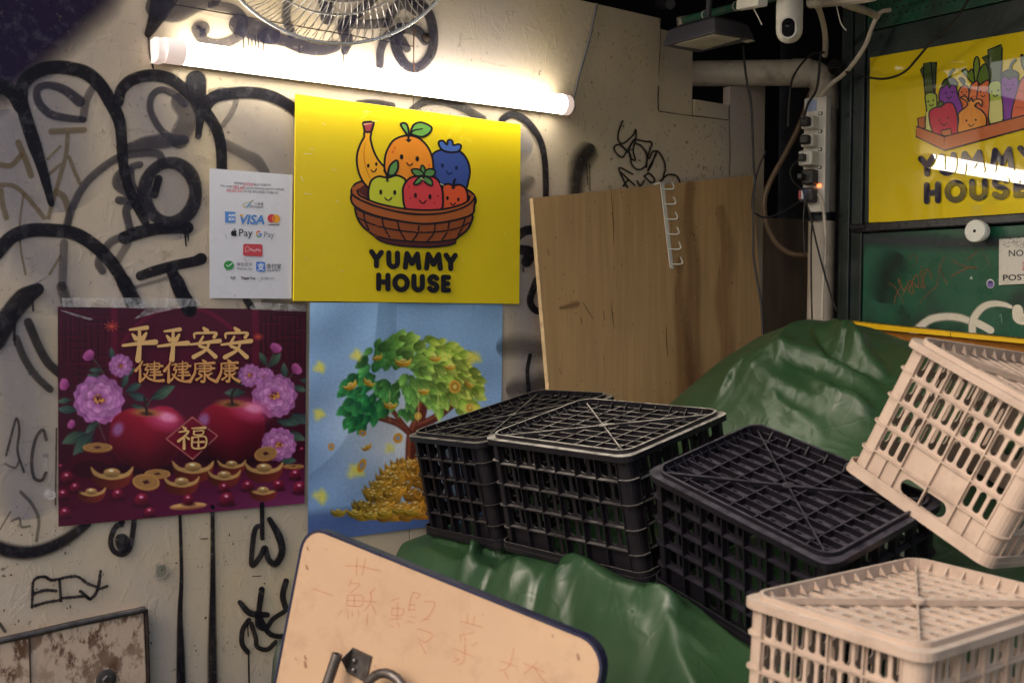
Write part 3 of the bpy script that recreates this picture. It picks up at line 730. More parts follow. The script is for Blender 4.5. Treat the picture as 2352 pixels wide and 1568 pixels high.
# --- yellow shop sign with the fruit basket
P4 = kp('4', [(62, 82), (1600, 290), (1590, 1517), (47, 1497)])
sg = empty('shop_sign', W1.at(935, 694, .008), 'yellow shop sign with cartoon fruit basket under the tube light', 'sign')
plate(W1, P4, .013, .005, 'sign_board', 'yellow', sg)
A = Art(W1, .0131, .00004)
LN = (28, 22, 32)
def shp(f, pts, col, lw=22, smooth=True, lc=LN):
    A.shape(kp(f, pts), col, lw * K[f][2], lc, smooth)
def ln(f, pts, w, col=LN, smooth=True, closed=False):
    A.stroke(kp(f, pts), [x * K[f][2] for x in w] if isinstance(w, (list, tuple)) else w * K[f][2], col, smooth=smooth, closed=closed)
def face(f, eyes, mouth, s_=1.0, col=LN):
    k = K[f][2]
    for (x, y, rx, ry) in eyes:
        (cx, cy), = kp(f, [(x, y)]); A.ell(cx, cy, rx * k, ry * k, col)
    ln(f, mouth, 13 * s_, col)
BR, BRD = (178, 96, 48), (92, 42, 40)
# basket back and inner
shp('B', [(165, 830), (180, 770), (240, 720), (400, 690), (800, 680), (1250, 740), (1400, 800), (1478, 870), (1470, 960), (1300, 1060), (800, 1080), (400, 1000), (200, 900)], BR)
A.poly(kp('B', [(230, 810), (260, 780), (340, 750), (800, 740), (1300, 800), (1400, 860), (1420, 900), (1350, 960), (800, 1020), (400, 920)]), BRD, smooth=True)
A.build('basket_back', M['print'], sg)
# blueberry
shp('B', [(1020, 440), (1100, 380), (1220, 365), (1330, 400), (1400, 490), (1425, 600), (1410, 700), (1370, 790), (1200, 820), (1050, 760), (1000, 600)], (62, 84, 160))
shp('B', [(1130, 375), (1095, 320), (1100, 285), (1140, 280), (1180, 320), (1190, 280), (1215, 268), (1240, 285), (1250, 325), (1300, 315), (1330, 330), (1325, 365), (1290, 395), (1200, 400)], (76, 110, 190))
face('B', [(1133, 543, 16, 24), (1281, 566, 16, 24)], [(1178, 602), (1190, 622), (1212, 630), (1236, 612)], col=(34, 40, 90))
A.build('blueberry', M['print'], sg)
# banana
shp('B', [(305, 190), (372, 188), (368, 260), (400, 380), (450, 480), (530, 580), (560, 680), (420, 790), (340, 770), (270, 680), (230, 560), (225, 430), (262, 310), (300, 240)], (250, 178, 40))
shp('B', [(288, 90), (330, 78), (400, 82), (392, 130), (372, 182), (312, 182), (300, 140)], (170, 70, 76))
ln('B', [(318, 290), (300, 400), (310, 520), (340, 620), (372, 690)], [6, 14, 14, 12, 6], (226, 140, 28))
face('B', [(344, 543, 14, 22), (430, 526, 13, 21)], [(376, 588), (390, 606), (412, 606), (432, 578)])
A.build('banana', M['print'], sg)
# orange
shp('B', [(520, 480), (550, 370), (620, 270), (740, 225), (860, 240), (950, 310), (1010, 410), (1035, 530), (1020, 680), (900, 760), (640, 740), (530, 620)], (246, 150, 44))
A.poly(kp('B', [(735, 268), (775, 262), (812, 268), (775, 298)]), LN)
shp('B', [(690, 100), (735, 92), (765, 130), (775, 235), (740, 190), (705, 140)], (110, 168, 78))
shp('B', [(800, 200), (815, 130), (860, 90), (930, 88), (1018, 138), (990, 200), (920, 235), (850, 225)], (110, 168, 78))
ln('B', [(770, 270), (780, 220), (830, 170), (920, 152)], [26, 24, 18, 14])
for x, y in ((626, 354), (603, 397), (990, 540)):
    (cx, cy), = kp('B', [(x, y)]); A.ell(cx, cy, 2.6, 3.4, (238, 110, 40))
face('B', [(699, 450, 19, 28), (866, 470, 19, 28)], [(752, 512), (772, 535), (795, 540), (815, 520)])
A.build('orange', M['print'], sg)
# small red apple
shp('B', [(1130, 800), (1150, 750), (1200, 738), (1250, 755), (1310, 745), (1370, 775), (1400, 850), (1390, 940), (1300, 1000), (1120, 1000)], (232, 92, 52))
A.poly(kp('B', [(1215, 772), (1250, 780), (1278, 772), (1250, 798)]), LN); ln('B', [(1250, 775), (1255, 720), (1268, 690)], 24)
face('B', [(1187, 888, 14, 21), (1302, 902, 13, 21)], [(1218, 938), (1232, 956), (1252, 958), (1270, 938)])
A.build('red_apple', M['print'], sg)
# green apple
shp('B', [(348, 880), (350, 790), (380, 700), (450, 658), (520, 668), (560, 672), (640, 648), (710, 670), (745, 720), (760, 900), (740, 1000), (500, 960), (370, 920)], (206, 212, 58))
A.poly(kp('B', [(512, 700), (548, 706), (586, 700), (560, 720), (535, 718)]), (160, 160, 40)); ln('B', [(548, 700), (540, 640), (515, 595)], 24)
shp('B', [(560, 640), (568, 560), (610, 505), (655, 492), (660, 570), (620, 640)], (100, 150, 84))
face('B', [(477, 824, 16, 27), (626, 828, 16, 27)], [(520, 882), (540, 906), (570, 908), (594, 884)])
A.build('green_apple', M['print'], sg)
# strawberry
shp('B', [(712, 840), (725, 750), (780, 680), (860, 655), (920, 668), (1000, 650), (1080, 690), (1125, 780), (1138, 880), (1115, 1010), (930, 1050), (750, 1010)], (222, 70, 76))
for x, y in ((775, 765), (1086, 865), (790, 890), (1050, 940)):
    (cx, cy), = kp('B', [(x, y)]); A.ell(cx, cy, 1.8, 2.8, (180, 40, 60))
for a in ([(930, 640), (905, 600), (905, 555), (920, 540), (945, 570), (950, 620)], [(920, 645), (850, 650), (805, 590), (870, 580), (930, 620)], [(940, 640), (960, 590), (1020, 578), (1058, 610), (1030, 655), (970, 658)],
          [(925, 660), (880, 670), (828, 735), (870, 740), (915, 705)], [(935, 660), (950, 720), (1020, 755), (1020, 700), (980, 670)]):
    shp('B', a, (96, 150, 84), 18)
face('B', [(846, 858, 16, 27), (1001, 872, 16, 27)], [(890, 910), (910, 938), (935, 940), (958, 915)])
A.build('strawberry', M['print'], sg)
# basket front
body = [(205, 985), (260, 1020), (420, 1080), (600, 1120), (820, 1150), (1050, 1150), (1250, 1120), (1440, 1070), (1440, 1140), (1390, 1230), (1280, 1320), (1255, 1370), (1100, 1400), (900, 1405), (650, 1385), (480, 1340), (400, 1280), (290, 1190), (230, 1100)]
shp('B', body, (150, 78, 42))
A.poly(kp('B', [(400, 1275), (560, 1320), (900, 1345), (1100, 1345), (1275, 1318), (1250, 1362), (1100, 1392), (900, 1398), (650, 1380), (480, 1335)]), (90, 40, 44), smooth=True)
rim = [(165, 850), (230, 890), (400, 965), (600, 1010), (850, 1045), (1080, 1040), (1290, 1000), (1420, 940), (1478, 880), (1472, 960), (1445, 1060), (1250, 1125), (1000, 1160), (800, 1150), (500, 1095), (300, 1030), (180, 950)]
shp('B', rim, BR)
A.poly(kp('B', [(175, 800), (200, 760), (225, 800), (270, 870), (480, 950), (800, 1005), (1100, 1010), (1300, 965), (1420, 900), (1440, 850), (1470, 880), (1400, 970), (1200, 1030), (900, 1050), (600, 1010), (300, 920)]), BR, smooth=True)
ln('B', [(225, 810), (270, 870), (480, 952), (800, 1008), (1100, 1010), (1300, 968), (1400, 920), (1425, 870)], 20)
ln('B', [(168, 850), (280, 915), (500, 995), (800, 1058), (1080, 1055), (1290, 1010), (1420, 950), (1476, 880)], 18)
for p in ([(225, 1092), (400, 1170), (600, 1220), (850, 1250), (1080, 1245), (1280, 1210), (1420, 1150)], [(390, 1275), (560, 1322), (850, 1350), (1080, 1350), (1275, 1322)],
          [(295, 1040), (310, 1130), (350, 1220)], [(490, 1100), (510, 1190), (570, 1300)], [(655, 1130), (680, 1230), (740, 1335)], [(885, 1160), (870, 1260), (810, 1345)], [(1055, 1160), (1040, 1260), (970, 1345)], [(1205, 1140), (1185, 1240), (1130, 1330)], [(1375, 1100), (1350, 1180), (1300, 1280)]):
    ln('B', p, 16)
for i in range(26):
    x = random.uniform(330, 1350); y = random.uniform(1170, 1310)
    ln('B', [(x, y), (x + random.uniform(15, 60), y + random.uniform(-3, 5))], 4, (190, 86, 40))
A.build('basket_front', M['print'], sg)
# lettering, rounded strokes
GL = {'Y': [[(0, 0), (.5, .52), (1, 0)], [(.5, .52), (.5, 1)]], 'U': [[(0, 0), (0, .62), (.1, .86), (.5, 1), (.9, .86), (1, .62), (1, 0)]], 'M': [[(0, 1), (.12, 0), (.5, .7), (.88, 0), (1, 1)]],
      'H': [[(0, 0), (0, 1)], [(1, 0), (1, 1)], [(0, .5), (1, .5)]], 'O': 'O', 'S': [[(.95, .12), (.7, 0), (.3, 0), (.04, .2), (.2, .42), (.75, .56), (.97, .78), (.72, 1), (.3, 1), (.03, .86)]], 'E': [[(1, 0), (0, 0), (0, 1), (1, 1)], [(0, .5), (.85, .5)]]}
def letter(art, ch, quad, w, col):
    """quad: top-left, top-right, bottom-right, bottom-left of the stroke skeleton, plate px"""
    a, b, c, d = [np.array(q, float) for q in quad]
    mp = lambda u, v: tuple((a * (1 - u) + b * u) * (1 - v) + (d * (1 - u) + c * u) * v)
    gl = GL[ch]
    if gl == 'O':
        art.stroke([mp(.5 + .5 * math.cos(t), .5 + .5 * math.sin(t)) for t in [i * math.pi / 10 for i in range(20)]], w, col, closed=True); return
    for s_ in gl:
        if ch in 'US' and len(s_) > 3: art.stroke([mp(*p) for p in s_], w, col, smooth=True)
        else:
            for p, q in zip(s_[:-1], s_[1:]): art.stroke([mp(*p), mp(*q)], w, col, smooth=False)
def word(art, f, txt, spans, col, wd):
    """spans: per letter x0, x1, y-top at x0, y-bottom at x0, slope"""
    for ch, (x0, x1, y0, y1, sl) in zip(txt, spans):
        k = K[f][2]; h = wd / 2
        q = [(x0 + h, y0 + h), (x1 - h, y0 + h + sl * (x1 - x0)), (x1 - h, y1 - h + sl * (x1 - x0)), (x0 + h, y1 - h)]
        letter(art, ch, kp(f, q), wd * k, col)
word(A, '4', 'YUMMY', [(562, 665, 1142, 1272, .05), (680, 775, 1150, 1280, .03), (793, 922, 1155, 1284, .03), (938, 1068, 1160, 1290, .02), (1072, 1170, 1166, 1293, .02)], LN, 36)
word(A, '4', 'HOUSE', [(611, 710, 1302, 1430, .02), (722, 842, 1308, 1436, .02), (852, 945, 1310, 1438, .02), (958, 1046, 1314, 1440, .01), (1054, 1124, 1317, 1440, .01)], LN, 36)
A.build('lettering', M['print'], sg)
for p in ([(245, 282), (270, 295)], [(165, 458), (190, 464)], [(120, 492), (178, 490)], [(312, 598), (340, 606)], [(100, 650), (116, 684)], [(122, 764), (172, 766)], [(338, 812), (362, 830)], [(128, 1204), (146, 1215)], [(372, 1286), (390, 1300)],
          [(528, 205), (580, 207)], [(528, 292), (585, 284)], [(585, 270), (625, 267)], [(920, 658), (945, 675)], [(1052, 697), (1080, 712)]):
    ln('4', p, [6, 1.5], (236, 222, 170), smooth=False)
A.build('scratch_marks', M['print'], sg)['kind'] = 'stuff'

# --- laminated payment sheet
P3 = kp('3', [(131, 128), (966, 195), (956, 1441), (133, 1434)])
pp = empty('payment_notice', W1.at(576, 685, .006), 'white laminated sheet of payment logos left of the fruit sign', 'notice')
plate(W1, P3, .0068, .0008, 'sheet', 'paper', pp, 0)
A = Art(W1, .00685, .00004)
def tx(b, x0, y0, x1, y1, col=(30, 28, 32), slope=.04, bold=0.0, shear=0.0):
    k = K['3'][2]; (a, c), (d, e) = kp('3', [(x0, y0), (x1, y1)])
    A.text(b, a, c, d, e, col, slope, bold, shear=shear)
tx('我們接受', 380, 266, 475, 292, slope=.03); tx('港幣現金', 477, 272, 576, 298, (205, 60, 70), .03); tx('和以下付款方式', 580, 280, 750, 306, slope=.03)
tx('We accept', 240, 292, 362, 322, slope=.04); tx('HKD cash', 368, 300, 486, 326, (205, 50, 60), .03, .01); tx('and the following payment methods', 494, 312, 882, 342, slope=.04)
tx('홍콩 달러 현금', 302, 332, 462, 358, (215, 60, 70), .03); tx('및 다음 결제 방법을 수락합니다.', 474, 345, 824, 372, slope=.05)
ln('3', [(477, 300), (576, 303)], 3, (205, 60, 70)); ln('3', [(368, 329), (486, 333)], 3, (205, 60, 70)); ln('3', [(302, 360), (462, 366)], 3, (215, 60, 70))
ln('3', [(572, 452), (545, 470), (525, 500), (500, 520)], [6, 10, 16, 12], (96, 150, 200)); ln('3', [(500, 520), (470, 510), (468, 490), (500, 474), (540, 468), (560, 450), (572, 452)], [10, 7, 6, 6, 7, 8, 6], (200, 180, 90))
tx('八達通', 582, 468, 670, 500, slope=.02); tx('Octopus', 538, 500, 672, 532, slope=.02)
A.poly(kp('3', [(286, 562), (390, 568), (390, 677), (288, 674)]), (88, 140, 214))
tx('AM', 316, 588, 388, 614, (235, 240, 250), .0, .03); tx('EX', 326, 628, 388, 654, (235, 240, 250), .0, .03)
tx('VISA', 436, 592, 684, 690, (84, 136, 206), .02, .03, .2); A.poly(kp('3', [(430, 590), (466, 592), (470, 622), (450, 612)]), (236, 178, 60))
(cx, cy), = kp('3', [(756, 632)]); A.ell(cx, cy, 9.6, 9.8, (206, 66, 72)); (cx, cy), = kp('3', [(800, 636)]); A.ell(cx, cy, 9.4, 9.6, (238, 168, 50))
A.poly(kp('3', [(779, 602), (790, 618), (793, 636), (788, 655), (777, 668), (768, 650), (765, 634), (769, 616)]), (224, 110, 56), smooth=True)
tx('mastercard', 720, 684, 834, 702, slope=.03, bold=.02)
A.poly(kp('3', [(375, 757), (392, 752), (404, 764), (396, 782), (406, 796), (392, 812), (374, 808), (356, 808), (346, 786), (350, 764), (362, 754)]), (20, 18, 22), smooth=True); ln('3', [(374, 748), (388, 736)], 8, (20, 18, 22))
tx('Pay', 428, 740, 564, 836, (22, 20, 24), .0, .0); tx('Pay', 680, 765, 782, 842, (130, 132, 140), .0)
for a0, a1, c in ((200, 300, (214, 70, 60)), (150, 200, (236, 180, 50)), (50, 150, (60, 150, 80)), (0, 50, (66, 120, 214))):
    ln('3', [(627 + 23 * math.cos(math.radians(t)), 790 + 28 * math.sin(math.radians(t))) for t in np.linspace(a0, a1, 6)], 11, c)
ln('3', [(630, 790), (652, 791)], 11, (66, 120, 214), smooth=False)
A.poly(kp('3', [(470, 896), (484, 888), (650, 892), (664, 906), (663, 1002), (650, 1015), (482, 1008), (468, 996)]), (200, 72, 82))
ln('3', [(496, 975), (494, 930), (512, 916), (530, 930), (526, 955), (505, 962)], 7, (232, 160, 165)); tx('PayMe', 542, 936, 648, 972, (244, 226, 228), .02)
(cx, cy), = kp('3', [(326, 1104)]); A.ell(cx, cy, 11.6, 10.4, (52, 150, 74)); A.poly(kp('3', [(292, 1135), (298, 1156), (318, 1144)]), (52, 150, 74)); ln('3', [(300, 1100), (318, 1116), (358, 1084)], 9, (240, 244, 240), smooth=False)
tx('微信支付', 404, 1074, 560, 1112, (80, 80, 86), .02); tx('WeChat Pay', 406, 1124, 560, 1156, (90, 90, 96), .02)
A.poly(kp('3', [(600, 1078), (610, 1068), (680, 1070), (690, 1080), (690, 1156), (680, 1168), (610, 1164), (600, 1154)]), (70, 120, 210)); tx('支', 612, 1080, 684, 1156, (236, 240, 250), .0, .02)
tx('支付宝', 706, 1086, 850, 1136, (34, 34, 40), .01, .01); tx('ALIPAY', 710, 1142, 848, 1164, (40, 40, 46), .01)
tx('謝謝', 340, 1216, 396, 1242, slope=0); tx('Thank You', 446, 1218, 592, 1246, (26, 24, 28), .01, .03); tx('감사합니다', 644, 1222, 782, 1250, (90, 90, 96), .01)
A.build('printed_text', M['print'], pp)

# --- pictures printed on the posters: a painter over a fine grid of coloured vertices
class Canvas:
    def __init__(s, x0, y0, x1, y1, step):
        s.x0, s.y0, s.st = x0, y0, step
        s.X, s.Y = np.meshgrid(np.arange(x0, x1 + step, step), np.arange(y0, y1 + step, step))
        s.I = np.zeros(s.X.shape + (3,))
    def win(s, xa, ya, xb, yb):
        h, w_ = s.X.shape
        i0 = max(0, int((ya - s.y0) / s.st)); i1 = min(h, int((yb - s.y0) / s.st) + 2)
        j0 = max(0, int((xa - s.x0) / s.st)); j1 = min(w_, int((xb - s.x0) / s.st) + 2)
        return (slice(i0, i1), slice(j0, j1)) if i1 > i0 and j1 > j0 else None
    def put(s, wn, mask, col):
        c = np.array(col, float) / 255.0
        s.I[wn] = s.I[wn] * (1 - mask[..., None]) + c * mask[..., None]
    def ell(s, cx, cy, rx, ry, col, rot=0.0, soft=.12, alpha=1.0, grad=None):
        R = max(rx, ry) * (1 + soft); wn = s.win(cx - R, cy - R, cx + R, cy + R)
        if wn is None: return
        dx, dy = s.X[wn] - cx, s.Y[wn] - cy; ca, sa = math.cos(rot), math.sin(rot)
        u, v = (dx * ca + dy * sa) / rx, (-dx * sa + dy * ca) / ry
        d = np.sqrt(u * u + v * v); mk = np.clip((1 + soft / 2 - d) / max(soft, 1e-3), 0, 1) * alpha
        if grad is not None:
            f = np.clip(grad(u, v), 0, 1)[..., None]
            col = np.array(col[0]) * (1 - f) + np.array(col[1]) * f
        s.put(wn, mk, col)
    def petal(s, cx, cy, L, W_, ang, c0, c1, alpha=1.0, soft=.14, pw=1.0):
        """lens-shaped leaf or petal from its base outwards"""
        ca, sa = math.cos(ang), math.sin(ang); R = L * 1.1
        wn = s.win(cx - R, cy - R, cx + R, cy + R)
        if wn is None: return
        dx, dy = s.X[wn] - cx, s.Y[wn] - cy
        u = (dx * ca + dy * sa) / L; v = (-dx * sa + dy * ca) / W_
        uu = np.clip(u, 0, 1); hw = np.sin(np.pi * uu ** pw) * .5 + 1e-3
        mk = np.clip((hw - np.abs(v)) / soft * .9 + .3, 0, 1) * ((u > 0) & (u < 1)) * alpha
        f = np.clip(u + .25 * v, 0, 1)[..., None]
        s.put(wn, mk, np.array(c0) * (1 - f) + np.array(c1) * f)
    def poly(s, pts, col, soft=6, smooth=False, alpha=1.0, grad=None):
        if smooth: pts = cr(pts, True, 5)
        p = np.array(pts, float); wn = s.win(p[:, 0].min() - soft, p[:, 1].min() - soft, p[:, 0].max() + soft, p[:, 1].max() + soft)
        if wn is None: return
        X, Y = s.X[wn], s.Y[wn]; ins = np.zeros(X.shape, bool); dm = np.full(X.shape, 1e9); n = len(p)
        for i in range(n):
            a, b = p[i], p[(i + 1) % n]
            with np.errstate(divide='ignore', invalid='ignore'):
                c = ((a[1] > Y) != (b[1] > Y)) & (X < (b[0] - a[0]) * (Y - a[1]) / (b[1] - a[1] + 1e-12) + a[0])
            ins ^= c
            e = b - a; t = np.clip(((X - a[0]) * e[0] + (Y - a[1]) * e[1]) / (e @ e + 1e-9), 0, 1)
            dm = np.minimum(dm, np.hypot(X - a[0] - t * e[0], Y - a[1] - t * e[1]))
        sd = np.where(ins, dm, -dm); mk = np.clip(sd / soft + .5, 0, 1) * alpha
        if grad is not None:
            f = np.clip(grad(X, Y), 0, 1)[..., None]; col = np.array(col[0]) * (1 - f) + np.array(col[1]) * f
        s.put(wn, mk, col)
    def line(s, pts, w_, col, soft=4, smooth=False, alpha=1.0):
        if smooth and len(pts) > 2: pts = cr(pts, False, 6)
        p = np.array(pts, float); wn = s.win(p[:, 0].min() - w_ - soft, p[:, 1].min() - w_ - soft, p[:, 0].max() + w_ + soft, p[:, 1].max() + w_ + soft)
        if wn is None: return
        X, Y = s.X[wn], s.Y[wn]; dm = np.full(X.shape, 1e9)
        for a, b in zip(p[:-1], p[1:]):
            e = b - a; t = np.clip(((X - a[0]) * e[0] + (Y - a[1]) * e[1]) / (e @ e + 1e-9), 0, 1)
            dm = np.minimum(dm, np.hypot(X - a[0] - t * e[0], Y - a[1] - t * e[1]))
        s.put(wn, np.clip((w_ / 2 - dm) / soft + .5, 0, 1) * alpha, col)
    def mesh(s, f, quad, nu, nv, k, pl, off, bow, name, mat, parent):
        """grid over the sheet's corners (crop px), coloured from the canvas; bow(u, v) lifts the sheet off the wall"""
        q = [np.array(p, float) for p in quad]; u, v = np.meshgrid(np.linspace(0, 1, nu), np.linspace(0, 1, nv))
        u_, v_ = u[..., None], v[..., None]
        P = (q[0] * (1 - u_) + q[1] * u_) * (1 - v_) + (q[3] * (1 - u_) + q[2] * u_) * v_
        j = np.clip((P[..., 0] - s.x0) / s.st, 0, s.X.shape[1] - 1.001); i = np.clip((P[..., 1] - s.y0) / s.st, 0, s.X.shape[0] - 1.001)
        j0, i0 = j.astype(int), i.astype(int); fj, fi = (j - j0)[..., None], (i - i0)[..., None]
        I = s.I; C = (I[i0, j0] * (1 - fj) + I[i0, j0 + 1] * fj) * (1 - fi) + (I[i0 + 1, j0] * (1 - fj) + I[i0 + 1, j0 + 1] * fj) * fi
        C = np.clip(C, 0, 1); C = np.where(C <= .04045, C / 12.92, ((C + .055) / 1.055) ** 2.4) * k
        C = np.clip(C, 0, .92)
        a, b, kk = K[f]; X, Y = a + kk * P[..., 0], b + kk * P[..., 1]
        # sight lines to the wall plane, all at once
        F_, R_, U_ = np.array(FWD), np.array(RGT), np.array(UPV)
        ry = F_ + R_ * ((X - CX) / FPX)[..., None] - U_ * ((Y - CY) / FPX)[..., None]
        n = np.array(pl.n); num = np.array(pl.p - EYE) @ n + off + bow(u, v)
        W = np.array(EYE) + ry * (num / (ry @ n))[..., None]
        idx = np.arange(nu * nv).reshape(nv, nu)
        fc = np.stack([idx[:-1, :-1], idx[1:, :-1], idx[1:, 1:], idx[:-1, 1:]], -1).reshape(-1, 4)
        me = bpy.data.meshes.new(name); me.from_pydata(W.reshape(-1, 3).tolist(), [], fc.tolist())
        ca = me.color_attributes.new('Col', 'FLOAT_COLOR', 'POINT')
        ca.data.foreach_set('color', np.concatenate([C.reshape(-1, 3), np.ones((nu * nv, 1))], 1).astype(np.float32).ravel())
        me.polygons.foreach_set('use_smooth', [True] * len(me.polygons))
        me.materials.append(mat); me.update()
        return link(bpy.data.objects.new(name, me), parent)

def peony(c, cx, cy, r, seed):
    rs = random.Random(seed)
    for ring, (rr, n, L) in enumerate(((.50, 13, .62), (.36, 11, .56), (.22, 9, .48), (.10, 7, .40))):
        for i in range(n):
            a = 2 * math.pi * i / n + ring * .3 + rs.uniform(-.15, .15); sh = rs.uniform(.85, 1.1)
            t = ring / 3
            c0 = np.array((84, 30, 84)) * (1 - t) + np.array((120, 50, 114)) * t; c1 = (np.array((166, 104, 160)) * (1 - t) + np.array((196, 140, 186)) * t) * sh
            c.petal(cx + math.cos(a) * r * rr * .55, cy + math.sin(a) * r * rr * .5, r * L, r * L * .85, a, c0, np.clip(c1, 0, 255), soft=.10, pw=1.5)
    for i in range(26):
        a, d = rs.uniform(0, 6.28), r * .2 * math.sqrt(rs.random())
        c.ell(cx + math.cos(a) * d, cy + math.sin(a) * d * .8, r * .035, r * .035, (196, 140, 70) if i % 2 else (140, 80, 50), soft=.4)
def bud(c, x, y, r, a):
    for d in (-.5, .5, -.25, .25, 0): c.petal(x - math.cos(a) * r * .4, y - math.sin(a) * r * .4, r * 1.6, r * .95, a + d, (104, 36, 88), (180, 92, 152), pw=1.2)
def leaf(c, x, y, L, a, t=0.0):
    c.petal(x, y, L, L * .42, a, (22, 36, 38), (60 + 20 * t, 84 + 20 * t, 80)); c.line([(x, y), (x + math.cos(a) * L * .9, y + math.sin(a) * L * .9)], 3, (96, 116, 108), alpha=.6)
def ingot(c, x, y, w_, body=(84, 28, 24), top=(176, 136, 84), rot=0.0):
    ca, sa = math.cos(rot), math.sin(rot); R = lambda a, b: (x + (a * ca - b * sa) * w_, y + (a * sa + b * ca) * w_)
    g = lambda X, Y: ((X - x) * ca + (Y - y) * sa) / w_ + .5
    c.poly([R(-.5, -.16), R(-.38, .02), R(0, .1), R(.38, .02), R(.5, -.16), R(.46, .12), R(.3, .30), R(0, .36), R(-.3, .30), R(-.46, .12)], (tuple(v * .7 for v in body), tuple(min(255, v * 1.25) for v in body)), 5, True, grad=g)
    c.poly([R(-.5, -.18), R(-.3, -.02), R(0, -.01), R(.3, -.02), R(.5, -.18), R(.4, .04), R(0, .14), R(-.4, .04)], (tuple(v * .85 for v in top), top), 4, True, grad=g)
    c.ell(*R(0, -.03), w_ * .2, w_ * .11, (top, tuple(v * .5 for v in top)), rot, .2, grad=lambda u, v: (v + .6) * .6)
    c.ell(*R(-.02, -.08), w_ * .06, w_ * .025, (240, 222, 180), rot, .6)
def coin(c, x, y, rx, ry, rot=0.0):
    c.ell(x, y + 8, rx, ry, (110, 60, 30), rot); c.ell(x, y, rx, ry, (164, 122, 72), rot, .06); c.ell(x, y, rx * .84, ry * .84, (128, 88, 50), rot, .06); c.ell(x, y, rx * .78, ry * .78, (140, 102, 60), rot, .08)
    s_ = .3; q = [(x + rx * s_ * math.cos(a), y + ry * s_ * math.sin(a) + (rx * math.sin(rot) * .1)) for a in (.3, 1.87, 3.44, 5.01)]
    c.poly(q, (56, 18, 24), 4)
def berry(c, x, y, r):
    c.ell(x, y + r * .75, r * 1.3, r * .4, (34, 2, 18), soft=.6, alpha=.7)
    c.ell(x, y, r, r, ((128, 22, 52), (40, 2, 20)), soft=.1, grad=lambda u, v: .45 + .5 * v + .2 * u); c.ell(x - r * .1, y - r * .45, r * .28, r * .2, (206, 140, 170), soft=.8)

c = Canvas(40, 60, 1712, 1540, 4.6)
X, Y = c.X, c.Y
c.I[:] = np.array((50, 5, 26)) / 255
gl = np.exp(-(((X - 880) / 520) ** 2 + ((Y - 480) / 420) ** 2)); c.I += gl[..., None] * np.array((22, 1, 10)) / 255
for x0, x1 in ((60, 420), (1400, 1700)):
    for i in range(9):
        x = x0 + (x1 - x0) * i / 8 + random.uniform(-8, 8); y0 = random.uniform(80, 200); c.line([(x, y0), (x, y0 + random.uniform(150, 480))], 9, (28, 3, 18), alpha=.9)
        c.line([(x + 9, y0), (x + 9, y0 + 300)], 4, (104, 14, 48), alpha=.7)
    for i in range(12):
        y = 90 + i * 44; xa = random.uniform(x0, x1 - 80); c.line([(xa, y), (xa + random.uniform(60, 200), y)], 8, (30, 3, 18), alpha=.9); c.line([(xa, y + 9), (xa + 140, y + 9)], 4, (104, 14, 48), alpha=.65)
for x in (430, 1362): c.line([(x, 80), (x, 900)], 44, (86, 8, 40), 10, alpha=.8)
c.line([(880 + 470 * math.cos(a), 600 - 520 * math.sin(a)) for a in np.linspace(.55, 2.6, 20)], 26, (92, 8, 42), 12, alpha=.8)
tb = np.clip((Y - 1090) / 90, 0, 1)[..., None]; rt = np.clip((X - 400) / 1300, 0, 1)[..., None] * np.clip((Y - 1000) / 420, 0, 1)[..., None]
c.I = c.I * (1 - tb) + tb * (np.array((62, 4, 32)) * (1 - rt) + np.array((98, 36, 80)) * rt) / 255
for x, y, s_ in ((412, 206, 46), (1380, 276, 30)):
    for i in range(9): c.line([(x, y), (x + s_ * math.cos(i * .7), y + s_ * .75 * math.sin(i * .7))], 7, (176, 70, 52), alpha=.8)
rl = random.Random(3)
for x, y, L, a in ((370, 560, 120, 3.4), (330, 560, 90, 3.6), (420, 440, 100, 4.6), (360, 500, 100, 3.2), (490, 540, 100, 5.6), (500, 640, 130, 5.8), (520, 650, 140, .3), (540, 720, 130, .5), (480, 620, 110, 5.1), (190, 760, 140, 3.2), (150, 690, 100, 3.0), (330, 830, 130, 2.4), (250, 900, 190, 2.7), (300, 900, 220, 2.3),
                   (1300, 640, 150, 3.1), (1310, 590, 110, 3.5), (1440, 470, 110, 4.2), (1450, 480, 130, 5.4), (1560, 560, 120, 4.6), (1600, 600, 110, .3), (1540, 860, 180, 5.9), (1500, 830, 120, .2), (1560, 900, 150, .4), (1650, 560, 90, .1), (1500, 1080, 140, .1), (1600, 780, 150, .5), (700, 660, 150, 5.85), (1440, 700, 90, 2.6)):
    leaf(c, x, y, L, a, rl.random())
for p in ([(280, 410), (330, 470), (380, 560)], [(1490, 370), (1440, 480), (1420, 560)], [(1620, 500), (1560, 580)], [(320, 830), (370, 960)]): c.line(p, 8, (70, 66, 60), smooth=True)
bud(c, 276, 412, 46, 3.9); bud(c, 118, 592, 44, 3.3); bud(c, 1488, 366, 44, 5.2); bud(c, 1618, 500, 44, 5.6); bud(c, 160, 858, 34, 3.6)
peony(c, 472, 466, 92, 4); peony(c, 328, 690, 196, 5); peony(c, 1325, 530, 92, 6); peony(c, 1425, 540, 74, 8); peony(c, 1488, 664, 174, 7); peony(c, 1516, 985, 134, 9)
